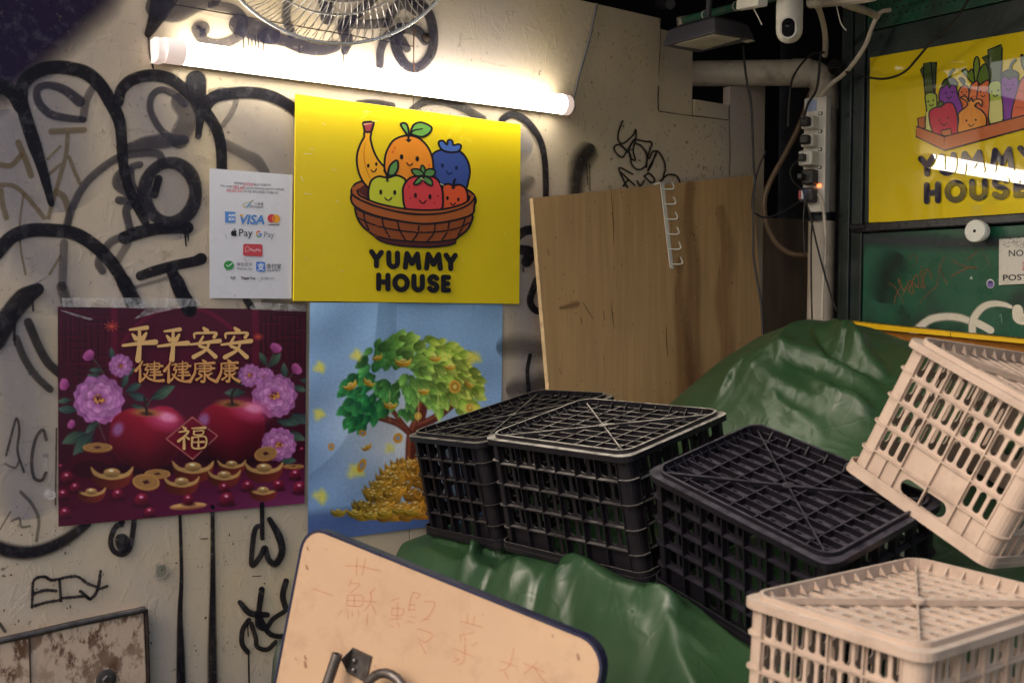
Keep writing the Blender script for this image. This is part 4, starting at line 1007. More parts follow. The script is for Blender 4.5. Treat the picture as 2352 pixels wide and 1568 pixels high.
# pot, apples
c.ell(280, 1100, 140, 70, (60, 6, 26)); c.ell(280, 1150, 130, 60, (44, 4, 22))
for cx, dx in ((640, 0), (1205, 1)):
    ol = [(400, 930), (420, 820), (490, 765), (560, 748), (640, 775), (720, 735), (810, 745), (880, 815), (893, 890), (870, 990), (810, 1080), (720, 1140), (600, 1150), (490, 1100), (420, 1020)]
    if dx: ol = [(985, 900), (990, 800), (1050, 735), (1120, 718), (1195, 745), (1280, 712), (1360, 725), (1415, 800), (1420, 890), (1390, 990), (1330, 1070), (1230, 1100), (1120, 1085), (1040, 1040), (1000, 970)]
    yb = 1150 if not dx else 1090
    c.ell(cx, yb, 260, 40, (26, 0, 16), soft=.7, alpha=.8)
    c.poly(ol, ((134, 14, 40), (34, 2, 16)), 7, True, grad=lambda X_, Y_, yb=yb, cx=cx: (Y_ - yb + 330) / 330 * .8 + np.abs(X_ - cx) / 900)
    for a_, b_ in zip(cr(ol, True, 5), cr(ol, True, 5)[1:]):
        if a_[1] < yb - 40: c.line([a_, b_], 5, (150, 40, 66), 6, alpha=.30)
    c.ell(cx - 120, yb - 220, 170, 110, (120, 14, 40), soft=1.2, alpha=.3)
    c.ell(cx + 120, yb - 330, 120, 66, (176, 62, 104), .25, .9, .75); c.ell(cx + 140, yb - 345, 60, 30, (222, 140, 176), .2, .9, .8)
    c.ell(cx - 185, yb - 265, 34, 46, (140, 96, 150), .4, .8, .8); c.ell(cx, yb - 375, 96, 26, (150, 96, 56), .05, .8, .85); c.ell(cx + 4, yb - 368, 44, 14, (66, 40, 20), .05, .7, .9)
    c.line([(cx + 4, yb - 366), (cx, yb - 430), (cx - (12 if not dx else -22), yb - 472)], 18, (38, 26, 28), smooth=True)
leaf(c, 665, 690, 170, -.45, 1); c.line([(648, 730), (670, 690)], 8, (60, 70, 50))
# red card
c.poly([(945, 796), (1122, 928), (948, 1092), (764, 948)], (96, 8, 34), 5); 
for a, b in zip([(945, 806), (1112, 928), (948, 1082), (774, 948)], [(1112, 928), (948, 1082), (774, 948), (945, 806)]): c.line([a, b], 5, (190, 140, 120))
coin(c, 320, 1004, 98, 30); coin(c, 715, 1178, 86, 30); coin(c, 1430, 1046, 76, 46, -.2); coin(c, 1612, 1128, 70, 14)
for a in ((415, 1180, 280), (950, 1140, 275), (1205, 1118, 190), (1418, 1145, 255), (1156, 1190, 220), (875, 1235, 236), (278, 1300, 195), (1412, 1290, 195)): ingot(c, *a)
coin(c, 640, 1232, 90, 52, .1)
c.ell(918, 1392, 122, 24, ((196, 150, 96), (120, 70, 50)), -.08, .15, grad=lambda u, v: v + .3)
for a in ((118, 1204, 40), (172, 1270, 34), (92, 1316, 36), (455, 1316, 38), (612, 1352, 46), (664, 1432, 34), (104, 1436, 36), (920, 1350, 36), (1156, 1270, 34), (1174, 1346, 46), (1312, 1258, 36), (1514, 1254, 36), (1626, 1184, 36), (1655, 1272, 42), (1668, 1018, 16), (76, 1130, 16)): berry(c, *a)
c.I *= (1 + rng.normal(0, .05, c.X.shape))[..., None]
QR_ = [(57, 77), (1698, 95), (1686, 1372), (62, 1527)]
rp = empty('apple_poster', W1.at(415, 1180, .004), 'dark red poster of two apples with gold Chinese greeting', 'poster')
c.mesh('R', QR_, 330, 290, 1.5, W1, .0062, lambda u, v: .0012 * np.sin(u * 9 + v * 4) + .0010 * np.sin(v * 13) + .004 * np.clip(v - .93, 0, 1) * 10 * np.abs(u - .5), 'poster_sheet', M['poster'], rp)
# brush lettering in gold
BR_ = {'平': [([(.22, .10), (.72, .04)], .09), ([(.30, .24), (.40, .36)], .10), ([(.70, .20), (.60, .36)], .10), ([(.02, .56), (.5, .50), (.97, .46)], .11), ([(.50, .07), (.50, .55), (.46, .98)], .12)],
       '安': [([(.46, .02), (.56, .12)], .12), ([(.16, .34), (.18, .20), (.50, .18), (.86, .18), (.80, .32)], .08), ([(.44, .30), (.32, .58), (.55, .70), (.84, .96)], .10), ([(.66, .46), (.52, .74), (.14, .97)], .10), ([(.03, .56), (.5, .50), (.98, .44)], .10)],
       '健': [([(.26, .03), (.18, .22), (.03, .46)], .10), ([(.18, .26), (.18, .96)], .10), ([(.30, .20), (.46, .16), (.36, .42), (.46, .42), (.38, .70), (.26, .90)], .07), ([(.32, .62), (.50, .84), (.74, .94), (.99, .92)], .10),
              ([(.52, .16), (.84, .12), (.82, .38), (.54, .40)], .065), ([(.48, .27), (.96, .24)], .065), ([(.54, .54), (.88, .52)], .065), ([(.50, .68), (.94, .65)], .065), ([(.68, .03), (.68, .82)], .08)],
       '康': [([(.50, .01), (.58, .10)], .11), ([(.20, .17), (.92, .13)], .08), ([(.22, .18), (.20, .56), (.02, .96)], .10), ([(.36, .28), (.78, .26), (.76, .48), (.38, .50)], .065), ([(.28, .39), (.92, .37)], .065), ([(.56, .19), (.56, .90), (.46, .96)], .09),
              ([(.34, .60), (.44, .68)], .08), ([(.48, .72), (.26, .88)], .075), ([(.84, .58), (.66, .70)], .075), ([(.62, .64), (.74, .82), (.99, .96)], .10)],
       '福': [([(.18, .03), (.26, .12)], .10), ([(.05, .26), (.36, .22), (.24, .44), (.03, .66)], .09), ([(.22, .44), (.22, .98)], .10), ([(.28, .46), (.38, .56)], .08), ([(.48, .10), (.94, .07)], .08), ([(.56, .22), (.86, .20), (.84, .36), (.57, .38), (.56, .22)], .065),
              ([(.50, .50), (.94, .47), (.92, .92), (.52, .95), (.50, .50)], .075), ([(.53, .71), (.90, .69)], .065), ([(.71, .50), (.71, .93)], .065)]}
A = Art(W1, .0092, .00004)
def brush(f, ch, x0, y0, x1, y1, col, k=1.0):
    w_, h = x1 - x0, y1 - y0
    for pts, wd in BR_[ch]:
        P = kp(f, [(x0 + w_ * a, y0 + h * b) for a, b in pts]); s_ = wd * min(w_, h) * K[f][2] * 1.18
        A.stroke(P, [s_ * .62] + [s_ * .86] * max(0, len(P) - 2) + [s_ * 1.25] if len(P) > 1 else s_, col, k=k, smooth=True)
GOLD = (196, 158, 104)
for ch, x0, y0, x1, y1 in (('平', 484, 206, 708, 432), ('平', 716, 218, 920, 432), ('安', 926, 214, 1130, 414), ('安', 1132, 214, 1336, 416),
                           ('健', 566, 434, 756, 574), ('健', 756, 432, 940, 578), ('康', 926, 428, 1104, 576), ('康', 1104, 426, 1256, 574), ('福', 848, 864, 1042, 1014)):
    brush('R', ch, x0 + 7, y0 + 7, x1 + 7, y1 + 7, (60, 16, 22), 2.0)
    brush('R', ch, x0, y0, x1, y1, GOLD if ch != '健' and ch != '康' else (186, 136, 82), 1.5)
    A.build('gold_character', M['print'], rp)
for px, nm in (([(84, 20), (620, 18), (990, 24), (1002, 72), (905, 78), (700, 120), (560, 160), (640, 90), (300, 82), (90, 80)], 't'), ([(1320, 82), (1362, 48), (1690, 66), (1697, 110), (1340, 96)], 't'), ([(72, 100), (110, 106), (290, 158), (270, 166), (150, 132)], 't')):
    mm = MB(); mm.prism([W1.at(x, y, .0098) for x, y in kp('R', px)], -N1 * .0003); mm.build('tape_strip', M['tape'], rp)
m = MB(); m.lathe([(.012, 0), (.012, .003), (.006, .005), (.006, .010), (.010, .014), (0, .016)], W1.at(*kp('7', [(196, 820)])[0], .001), N1, 14)
tag(m.build('push_pin', M['tape'], smooth=True), 'clear plastic pin in the wall beside the red poster', 'pin')

# --- blue money-tree poster
c = Canvas(100, 90, 1265, 1490, 4.6); X, Y = c.X, c.Y
v = np.clip((Y - 95) / 1300, 0, 1)[..., None]
c.I[:] = (np.array((118, 150, 184)) * (1 - v) + np.array((106, 134, 172)) * v) / 255
gl = np.exp(-(((X - 640) / 330) ** 2 + ((Y - 830) / 300) ** 2))[..., None]; c.I = c.I * (1 - gl * .75) + gl * .75 * np.array((196, 192, 186)) / 255
nz = np.interp(np.sin(X * .013 + Y * .004) + np.sin(Y * .017 - X * .003), (-2, 2), (.96, 1.05))[..., None]; c.I *= nz
c.ell(560, 1345, 420, 60, (48, 64, 108), soft=.9, alpha=.85); c.poly([(100, 1330), (800, 1345), (1265, 1250), (1265, 1490), (100, 1490)], (62, 82, 128), 60)
for p, w_ in (([(720, 1000), (730, 860), (770, 760), (790, 660)], 66), ([(720, 850), (640, 790), (520, 750)], 38), ([(770, 800), (860, 760), (960, 680)], 46), ([(740, 900), (700, 830), (600, 700)], 26), ([(1010, 780), (1050, 700)], 20)):
    c.line(p, w_, (78, 36, 30), 8, True); c.line([(x - w_ * .2, y - w_ * .1) for x, y in p], w_ * .25, (120, 66, 46), 8, True)
rl = random.Random(11); LV = []
for cx, cy, rx, ry, n in ((715, 460, 300, 165, 260), (475, 610, 140, 135, 85), (930, 520, 165, 180, 120), (1020, 590, 80, 120, 50), (430, 720, 85, 75, 38), (700, 670, 220, 45, 45)):
    for i in range(n):
        a, d = rl.uniform(0, 6.28), math.sqrt(rl.random()); LV.append((cx + rx * d * math.cos(a), cy + ry * d * math.sin(a)))
LV.sort(key=lambda p: -p[1] + rl.uniform(-60, 60))
for x, y in LV:
    if y > 660 and 600 < x < 1010 and rl.random() < .75: continue
    t = np.clip((x - 420) / 560 + (520 - y) / 900, 0, 1); sh = rl.uniform(.65, 1.25)
    c0 = (np.array((10, 58, 40)) * (1 - t) + np.array((88, 120, 30)) * t) * sh; c1 = (np.array((52, 132, 66)) * (1 - t) + np.array((192, 200, 92)) * t) * sh
    a = math.atan2(y - 500, (x - 700) * .8) * .6 + (math.pi / 2) * .4 + rl.uniform(-.5, .5) if x > 500 else math.pi - .6 + rl.uniform(-.6, .5)
    L = rl.uniform(58, 92); c.petal(x, y, L, L * .62, a, np.clip(c0, 0, 255), np.clip(c1, 0, 255), soft=.12, pw=.8)
    c.line([(x + L * .1 * math.cos(a), y + L * .1 * math.sin(a)), (x + L * .85 * math.cos(a), y + L * .85 * math.sin(a))], 3, np.clip(c1 * 1.15, 0, 255), alpha=.5)
for x, y, w_, r in ((675, 430, 96, 0), (525, 405, 62, -.3), (862, 410, 66, -.1), (945, 460, 66, 0), (478, 550, 70, .5), (368, 566, 84, -.5), (795, 600, 66, 0), (600, 680, 80, .1), (1060, 560, 60, .6)):
    ingot(c, x, y, w_, (150, 110, 24), (214, 180, 84), r)
for x, y, r in ((762, 748, 20), (1062, 700, 24), (975, 578, 36)): c.ell(x, y, r, r * 1.1, (190, 150, 60)); c.ell(x, y, r * .6, r * .7, (150, 110, 40)); c.ell(x, y, r * .35, r * .4, (206, 176, 90))
for x in (598, 762, 878): c.line([(x, 600), (x, 780)], 4, (214, 186, 120), alpha=.7)
for x, y, L, a, al in ((195, 460, 90, 1.2, .9), (410, 390, 90, 1.3, .9), (185, 730, 90, .4, .9), (205, 1200, 110, 1.57, .9), (600, 930, 80, .8, .7), (390, 1050, 120, .6, .9), (1075, 400, 110, .5, .9), (1100, 700, 80, .3, .8)):
    c.petal(x - 40 * math.cos(a), y - 40 * math.sin(a), L, L * .62, a, (196, 190, 90), (196, 186, 60), al, soft=.5); c.petal(x, y, L * .6, L * .5, a + 1.4, (190, 180, 90), (206, 196, 80), al * .8, soft=.6)
for x, y, rx, ry, r in ((440, 846, 22, 18, .3), (645, 876, 26, 30, .4), (258, 926, 18, 22, 0), (435, 1035, 22, 42, .4)):
    c.ell(x, y, rx, ry, (170, 120, 36), r); c.ell(x, y, rx * .45, ry * .45, (110, 120, 140), r)
ingot(c, 462, 925, 62, (150, 100, 24), (206, 170, 76), -.5)
pile = []
for i in range(120):
    yy = rl.uniform(1010, 1330); hw = 60 + (yy - 1000) * 1.02; xx = 720 + rl.uniform(-1, .55) * hw
    if 250 < xx < 900: pile.append((yy, xx))
pile.sort()
for yy, xx in pile:
    s_ = rl.uniform(.75, 1.2); t = np.clip((xx - 300) / 500, 0, 1)
    ingot(c, xx, yy, rl.uniform(78, 108), tuple((np.array((96, 78, 18)) * (1 - t) + np.array((140, 92, 28)) * t) * s_), tuple(np.clip((np.array((150, 126, 44)) * (1 - t) + np.array((186, 132, 52)) * t) * s_, 0, 255)), rl.uniform(-.35, .35))
for xx, yy in ((300, 1300), (405, 1310), (485, 1318), (568, 1305), (655, 1290), (720, 1300)): ingot(c, xx, yy, 92, (110, 88, 20), (170, 142, 56), 0)
c.I *= (1 + rng.normal(0, .035, c.X.shape))[..., None]
bp_ = empty('money_tree_poster', W1.at(930, 1220, .004), 'blue poster of a green tree shedding gold ingots', 'poster')
c.mesh('L', [(134, 92), (1252, 92), (1236, 1334), (122, 1482)], 240, 290, 1.75, W1, .0040, lambda u, v: .0008 * np.sin(u * 17 + v * 6) + .0007 * np.sin(v * 23 + u * 9) + .012 * np.clip((u - .45) * (v - .9) * 12, 0, 1), 'poster_sheet', M['poster'], bp_)
for px in ([(200, 905), (250, 870), (320, 770), (352, 720), (358, 730), (300, 850), (220, 940)], [(128, 860), (245, 832), (245, 842), (130, 876)], [(1120, 630), (1170, 690), (1160, 692)]):
    mm = MB(); mm.prism([W1.at(x, y, .0068) for x, y in kp('L', px)], -N1 * .0003); mm.build('tape_strip', M['tape'], bp_)

# --- small pale sticker
mm = MB(); mm.prism([W1.at(x, y, .0062) for x, y in kp('8', [(1280, 598), (1350, 592), (1390, 650), (1360, 700), (1285, 722), (1256, 706), (1272, 660)])], -N1 * .0005)
stk = mm.build('paper_sticker', M['offwhite']); tag(stk, 'small torn pale sticker below the red poster', 'sticker')
A = Art(W1, .0063); A.poly(kp('8', [(1290, 610), (1350, 604), (1370, 650), (1345, 690), (1290, 700), (1282, 655)]), (132, 128, 112)); ln('8', [(1320, 610), (1335, 640), (1350, 625), (1340, 606)], 4, (60, 60, 60))
o = A.build('sticker_print', M['print'], stk); 

# --- tube light
t0, t1 = W1.at(358, 113, .034), W1.at(1304, 242, .034)
tl = empty('tube_light', (t0 + t1) / 2 - N1 * .034, 'long white fluorescent tube light glowing on the cream wall', 'tube light')
ax = (t1 - t0).normalized(); up = N1.cross(ax).normalized(); L = (t1 - t0).length
def prof(r, n=14, a0=-2.2, a1=2.2): return [(r * math.cos(a), r * math.sin(a)) for a in np.linspace(a0, a1, n)]
def run(pr, s0, s1, name, mat, par):
    mm = MB(); P = [N1 * a + up * b for a, b in pr]; mm.prism([t0 + ax * s0 + p for p in P], ax * (s1 - s0)); return mm.build(name, M[mat], par, smooth=True)
run(prof(.0265, 14, -1.85, 2.2), .060, L - .022, 'diffuser', 'tube', tl)
run(prof(.0272, 8, -2.4, -1.83) + prof(.0240, 8, -2.4, -1.83)[::-1], .060, L - .022, 'flank', 'offwhite', tl)
run(prof(.0285), .018, .060, 'end_cap', 'pinkcap', tl); run(prof(.0285), L - .022, L, 'end_cap', 'pinkcap', tl)
run([(-.034, -.026), (-.008, -.028), (.012, -.024), (.020, -.012), (.020, .012), (.012, .024), (-.008, .028), (-.034, .026)], 0, .018, 'end_plate', 'pinkcap', tl)
run([(-.034, -.022), (-.0155, -.0225), (-.0155, .0225), (-.034, .022)], .02, L - .004, 'housing', 'offwhite', tl)
# lead and the putty where it leaves the wall
m = MB(); m.tube(cr3([W1.at(*kp('5', [p])[0], .006) for p in ((612, 28), (590, 120), (560, 260), (520, 410), (482, 540), (455, 650), (436, 722))]), .0034, 8)
tag(m.build('power_lead', M['cable_grey'], smooth=True), 'grey cable running up the wall from the tube light', 'cable')
m = MB(); m.lathe([(.012, 0), (.013, .004), (.008, .010), (.003, .014), (0, .015)], W1.at(1313, 246, .0008), N1, 12); m.build('cable_putty', M['offwhite'], wall, smooth=True)
# ---------------------------------------------------------------- crates
class Crate:
    """meshes of one crate kind, built upside down: open mouth at z = 0, base grid on top at z = H"""
    def __init__(s, W, L, H, black, cols=(6, 6), rows=5):
        s.W, s.L, s.H = W, L, H; s.meshes = []
        s.black = black; ins = .010
        w_, l_ = W - 2 * ins, L - 2 * ins; post = .030
        # side panels
        for ax_, (ln_, dist, nc) in (('y', (w_ - 2 * post, l_ / 2, cols[0])), ('x', (l_ - 2 * post, w_ / 2, cols[1]))):
            for sg_ in (-1, 1):
                if ax_ == 'y': f = lambda u, v, n, sg_=sg_, dist=dist: (-sg_ * u, sg_ * (dist + n), v)
                else: f = lambda u, v, n, sg_=sg_, dist=dist: (sg_ * (dist + n), sg_ * u, v)
                s.meshes.append(('side_panel', s.panel(f, ln_, nc, rows, end=(ax_ == 'y'))))
        # corner posts
        R = .022; t = .005
        for sx in (-1, 1):
            for sy in (-1, 1):
                mb = MB(); cx, cy = sx * (w_ / 2 - R), sy * (l_ / 2 - R); o_, i_ = [], []
                o_.append((sx * (w_ / 2 - post - .002), sy * l_ / 2)); i_.append((sx * (w_ / 2 - post - .002), sy * (l_ / 2 - t)))
                for k in range(6):
                    a = math.pi / 2 * (1 - k / 5)
                    o_.append((cx + sx * R * math.cos(a), cy + sy * R * math.sin(a))); i_.append((cx + sx * (R - t) * math.cos(a), cy + sy * (R - t) * math.sin(a)))
                o_.append((sx * w_ / 2, sy * (l_ / 2 - post - .002))); i_.append((sx * (w_ / 2 - t), sy * (l_ / 2 - post - .002)))
                mb.prism([(x, y, .004) for x, y in o_ + i_[::-1]], (0, 0, H - .008))
                for k in range(1, rows):
                    z = H * k / rows
                    mb.prism([(x, y, z - .0016) for x, y in [(p[0] * 1.0 + sx * .004, p[1] + sy * .004) for p in o_] + i_[::-1]], (0, 0, .0032))
                s.meshes.append(('corner_post', mb))
        # mouth rim and shoulder flange
        mb = MB(); s.ring(mb, W, L, .026, w_ - .004, l_ - .004, .022, 0, .010); s.ring(mb, W - .002, L - .002, .025, W - .008, L - .008, .022, .010, .022); s.meshes.append(('mouth_rim', mb))
        mb = MB(); s.ring(mb, W, L, .030, W - .034, L - .034, .03, H - .006, H); s.ring(mb, W, L, .030, W - .005, L - .005, .028, H - .013, H - .006); s.meshes.append(('shoulder_flange', mb))
        fi = .013; up_ = .009; fw, fl = W - 2 * fi, L - 2 * fi
        mb = MB(); s.ring(mb, fw, fl, .034, fw - .010, fl - .010, .030, H - .012, H + up_); s.meshes.append(('foot_rim', mb))
        # gussets inside the foot rim
        gz = H - .008; iw, il = fw - .012, fl - .012
        mb = MB()
        def gus(x, y, dx, dy):
            nx, ny = -dy, dx; wdt = .0014
            P = [(x, y, gz), (x + dx * .013, y + dy * .013, gz), (x + dx * .002, y + dy * .002, H + up_ - .005), (x, y, H + up_ - .003)]
            mb.prism([(p[0] - nx * wdt, p[1] - ny * wdt, p[2]) for p in P], (nx * 2 * wdt, ny * 2 * wdt, 0))
        for i in range(1, 9):
            for sg_ in (-1, 1):
                gus(-iw / 2 + iw * i / 9, sg_ * il / 2, 0, -sg_)
        for i in range(1, 12):
            for sg_ in (-1, 1):
                gus(sg_ * iw / 2, -il / 2 + il * i / 12, -sg_, 0)
        s.meshes.append(('gussets', mb))
        # base grid
        mb = MB(); th = .0026
        if black:
            nx, ny = 7, 10
            for i in range(nx + 1): mb.box((-iw / 2 + iw * i / nx, 0, gz - .002), th, il, .014)
            for j in range(ny + 1): mb.box((0, -il / 2 + il * j / ny, gz - .0024), iw, th, .013)
            f = lambda u, v, n: (u, v, gz - .0095 + n)
            for i in range(nx * 2):
                for j in range(ny):
                    u0 = -iw / 2 + iw * i / (nx * 2); v0 = -il / 2 + il * j / ny
                    s.holed(mb, f, u0, u0 + iw / (nx * 2), v0, v0 + il / ny, iw / (nx * 2) * .27, il / ny * .33, .003, 1)
        else:
            nx, ny = 9, 13
            f = lambda u, v, n: (u, v, gz - .004 + n)
            for i in range(nx):
                for j in range(ny):
                    s.holed(mb, f, -iw / 2 + iw * i / nx, -iw / 2 + iw * (i + 1) / nx, -il / 2 + il * j / ny, -il / 2 + il * (j + 1) / ny, iw / nx * .30, il / ny * .26, .004, 1)
            for j in range(ny + 1): mb.box((0, -il / 2 + il * j / ny, gz - .0035), iw, .002, .005)
        s.meshes.append(('base_grid', mb))
        for sg_ in (-1, 1):
            mb = MB(); d = Vector((iw, sg_ * il, 0)); ln_ = d.length; d.normalize()
            mb.box((0, 0, gz + .004 + .0006 * sg_ - (.005 if sg_ < 0 and not black else 0)), ln_ * .94, .006 if sg_ > 0 else .003, .010, (d, Vector((-d.y, d.x, 0)), Vector((0, 0, 1))))
            if sg_ > 0: mb.lathe([(0, .0), (.012, 0), (.012, .006), (.006, .008), (0, .008)], (0, 0, gz + .004), (0, 0, 1), 12)
            s.meshes.append(('diagonal_rib', mb))
        s.data = None
    def ring(s, mb, W, L, R, w_, l_, r, z0, z1):
        def loop(a, b, rad, z):
            o = []
            for sx, sy, s0 in ((1, 1, 0), (-1, 1, 1), (-1, -1, 2), (1, -1, 3)):
                for k in range(6):
                    t = math.pi / 2 * (s0 + k / 5); o.append((sx * (a / 2 - rad) + rad * math.cos(t), sy * (b / 2 - rad) + rad * math.sin(t), z))
            return o
        v = loop(W, L, R, z0) + loop(W, L, R, z1) + loop(w_, l_, r, z1) + loop(w_, l_, r, z0); n = 24; f = []
        for k in range(4):
            for i in range(n):
                j = (i + 1) % n; a, b = k * n, ((k + 1) % 4) * n
                f.append((a + i, a + j, b + j, b + i))
        mb.add(v, f)
    def holed(s, mb, f, u0, u1, v0, v1, hw, hh, th, rnd):
        """plate cell with one round-ended hole"""
        cu, cv = (u0 + u1) / 2, (v0 + v1) / 2; n = 12; out, inn = [], []
        for k in range(n):
            a = 2 * math.pi * (k + .5) / n; c_, s_ = math.cos(a), math.sin(a)
            r = min(hw, hh)
            inn.append((cu + (hw - r) * np.sign(c_) + r * c_, cv + (hh - r) * np.sign(s_) + r * s_))
            m_ = max(abs(c_), abs(s_)); out.append((cu + (u1 - u0) / 2 * c_ / m_, cv + (v1 - v0) / 2 * s_ / m_))
        # snap the four nearest to the true corners
        for k, (x, y) in ((1, (u1, v1)), (4, (u0, v1)), (7, (u0, v0)), (10, (u1, v0))): out[k] = (x, y)
        vs = [f(*p, 0) for p in out] + [f(*p, 0) for p in inn] + [f(*p, -th) for p in out] + [f(*p, -th) for p in inn]; fs = []
        for k in range(n):
            l = (k + 1) % n
            fs += [(k, l, n + l, n + k), (2 * n + k, 3 * n + k, 3 * n + l, 2 * n + l), (n + k, n + l, 3 * n + l, 3 * n + k)]
        mb.add(vs, fs)
    def flat(s, mb, f, u0, u1, v0, v1, th):
        mb.add([f(u, v, n) for n in (0, -th) for u, v in ((u0, v0), (u1, v0), (u1, v1), (u0, v1))], [(0, 1, 2, 3), (7, 6, 5, 4)])
    def bar(s, mb, f, u0, u1, v0, v1, n0, n1):
        mb.add([f(u, v, n) for n in (n0, n1) for u, v in ((u0, v0), (u1, v0), (u1, v1), (u0, v1))], [(0, 1, 2, 3), (4, 5, 6, 7), (0, 1, 5, 4), (1, 2, 6, 5), (2, 3, 7, 6), (3, 0, 4, 7)])
    def panel(s, f, ln_, nc, nr, end):
        mb = MB(); th = .003; z0, z1 = .010, s.H - .010; cw = ln_ / nc; ch = (z1 - z0) / nr
        base = -.009 if s.black else -.004
        g = lambda u, v, n: f(u, v, base + n)
        for i in range(nc):
            for j in range(nr):
                u0, v0 = -ln_ / 2 + cw * i, z0 + ch * j
                mid = abs(i - (nc - 1) / 2) < 1.1
                if not s.black and end and mid and j in (0, 1):
                    if j == 1: s.flat(mb, g, u0, u0 + cw, v0, v0 + ch, th)
                    continue
                if j == 0 and (not s.black or not mid):
                    s.flat(mb, g, u0, u0 + cw, v0, v0 + ch, th)
                    continue
                ns = 2 if s.black else 3
                for k in range(ns):
                    s.holed(mb, g, u0 + cw * k / ns, u0 + cw * (k + 1) / ns, v0, v0 + ch, cw / ns * .35, ch * .40, th, 1)
        if not s.black and end:
            mids = [i for i in range(nc) if abs(i - (nc - 1) / 2) < 1.1]
            s.holed(mb, g, -ln_ / 2 + cw * mids[0], -ln_ / 2 + cw * (mids[-1] + 1), z0, z0 + ch, cw * len(mids) * .40, ch * .30, th, 1)
        rt = .0014 if s.black else .0013; rd = 0.003 if s.black else .0025
        for i in range(nc + 1):
            u = -ln_ / 2 + cw * i; s.bar(mb, f, u - rt, u + rt, z0, z1, base, rd)
        for j in range(1, nr + 1):
            v = z0 + ch * j; s.bar(mb, f, -ln_ / 2, ln_ / 2, v - rt, v + rt, base, rd - .0006)
        if not s.black:   # braces on the mouth band
            for i in range(nc):
                u0 = -ln_ / 2 + cw * i; v0, v1 = z0 + .004, z0 + ch - .004
                if not (end and abs(i - (nc - 1) / 2) < 1.1): s.bar(mb, f, u0 + cw / 2 - rt, u0 + cw / 2 + rt, v0, v1, base, rd - .001)
        return mb
    def place(s, loc, rot, mat, label, group, sc=1.0):
        if s.data is None:
            s.data = []
            for nm, mb in s.meshes:
                me = bpy.data.meshes.new(nm); me.from_pydata(mb.v, [], mb.f); me.update(); fix(me); s.data.append((nm, me))
        r = empty('plastic_crate', loc, label, 'crate', group, Euler([math.radians(a) for a in rot]))
        r.scale = (sc, sc, sc)
        for nm, me in s.data:
            me2 = me
            if not me.materials: me.materials.append(mat)
            elif me.materials[0] != mat:
                me2 = me.copy(); me2.materials[0] = mat
            o = bpy.data.objects.new(nm, me2); link(o, r, True)
            if nm == 'gussets': o['kind'] = 'stuff'
        bpy.context.view_layer.update()
        return r

CR = [('A', (.0495, 2.969, .930), (12.1, -1.6, -50.1), (.3143, .4714, .262)), ('B', (.253, 2.592, .936), (12.7, -.1, -48.8), (.453, .345, .27)),
      ('C', (.549, 2.216, .890), (16.7, 12.9, -54.2), (.467, .311, .259)), ('D', (.611, 1.724, .766), (-.1, 2.7, -51.4), (.308, .462, .2565)),
      ('E', (.887, 2.141, 1.082), (-5.6, 25.2, -53.0), (.324, .486, .27))]
POSE = {k: (Vector(l), Euler([math.radians(a) for a in r]).to_matrix(), d) for k, l, r, d in CR}
kA = Crate(.3143, .4714, .262, True, (5, 7)); kB = Crate(.453, .345, .27, True, (6, 5)); kC = Crate(.467, .311, .259, True, (7, 5)); kD = Crate(.324, .486, .27, False, (4, 6))
kA.place(*CR[0][1:3], M['black_crate'], 'black plastic crate upside down against the wall, farthest left', 'black plastic crates')
kB.place(*CR[1][1:3], M['black_crate_dust_glint'], 'dusty black plastic crate upside down, middle of the three black ones', 'black plastic crates')
kC.place(*CR[2][1:3], M['black_crate_clean'], 'black plastic crate tilted towards the viewer, under the leaning beige crate', 'black plastic crates')
kD.place(*CR[3][1:3], M['beige_crate'], 'beige plastic crate standing level in the near right corner', 'beige plastic crates', .95)
kD.place(*CR[4][1:3], M['beige_crate'], 'beige plastic crate tipped on its side edge with an oval hand slot', 'beige plastic crates')

# ---------------------------------------------------------------- tarpaulin over the heap
def sm(a, b, x):
    t = np.clip((x - a) / (b - a), 0, 1); return t * t * (3 - 2 * t)
NQ, NT_ = 340, 340
qv = np.linspace(.012, 1.95, NQ); tv = np.linspace(.03, 2.35, NT_)
Q, T = np.meshgrid(qv, tv)
base = np.interp(Q, (0, .35, .45, .88, 1.30, 1.45, 2.0), (.862, .868, .905, .905, .800, .758, .74))
slope = np.interp(Q, (0, 1.25, 1.5), (.22, .22, .0))
Zt = base + (1.33 - T) * slope
# the big hump at the back
crest = np.interp(Q, (0, .06, .12, .18, .30, .38, .5, .62, .78, 1.0, 1.2, 1.5, 2.0), (1.08, 1.155, 1.22, 1.284, 1.372, 1.415, 1.437, 1.424, 1.378, 1.30, 1.22, 1.08, .95))
for _ in range(6): crest[:, 1:-1] = (crest[:, :-2] + crest[:, 1:-1] * 2 + crest[:, 2:]) / 4
ta_, tb_ = np.interp(Q, (.95, 1.2), (.38, .60)), np.interp(Q, (.95, 1.2), (.96, 1.10))
hs = (1 - sm(ta_, tb_, T)) * (.70 + .30 * sm(.02, .30, T))
Zt = Zt + np.clip(crest - Zt, 0, None) * hs
# front edge: the cloth falls away beyond it
te = np.interp(Q, (0, .55, 1.0, 1.15, 1.32, 2.0), (1.40, 1.40, 1.42, 1.50, 1.78, 1.80))
dd = np.clip(T - te, 0, None)
foldp = .5 + .5 * np.sin(Q * 17 + 1.3 + .8 * np.sin(T * 5)) * .6 + .25 * np.sin(Q * 41 + T * 6)
Zt -= np.where(dd > 0, 2.6 * dd * (dd / (dd + .05)) * (.85 + .3 * foldp), 0)
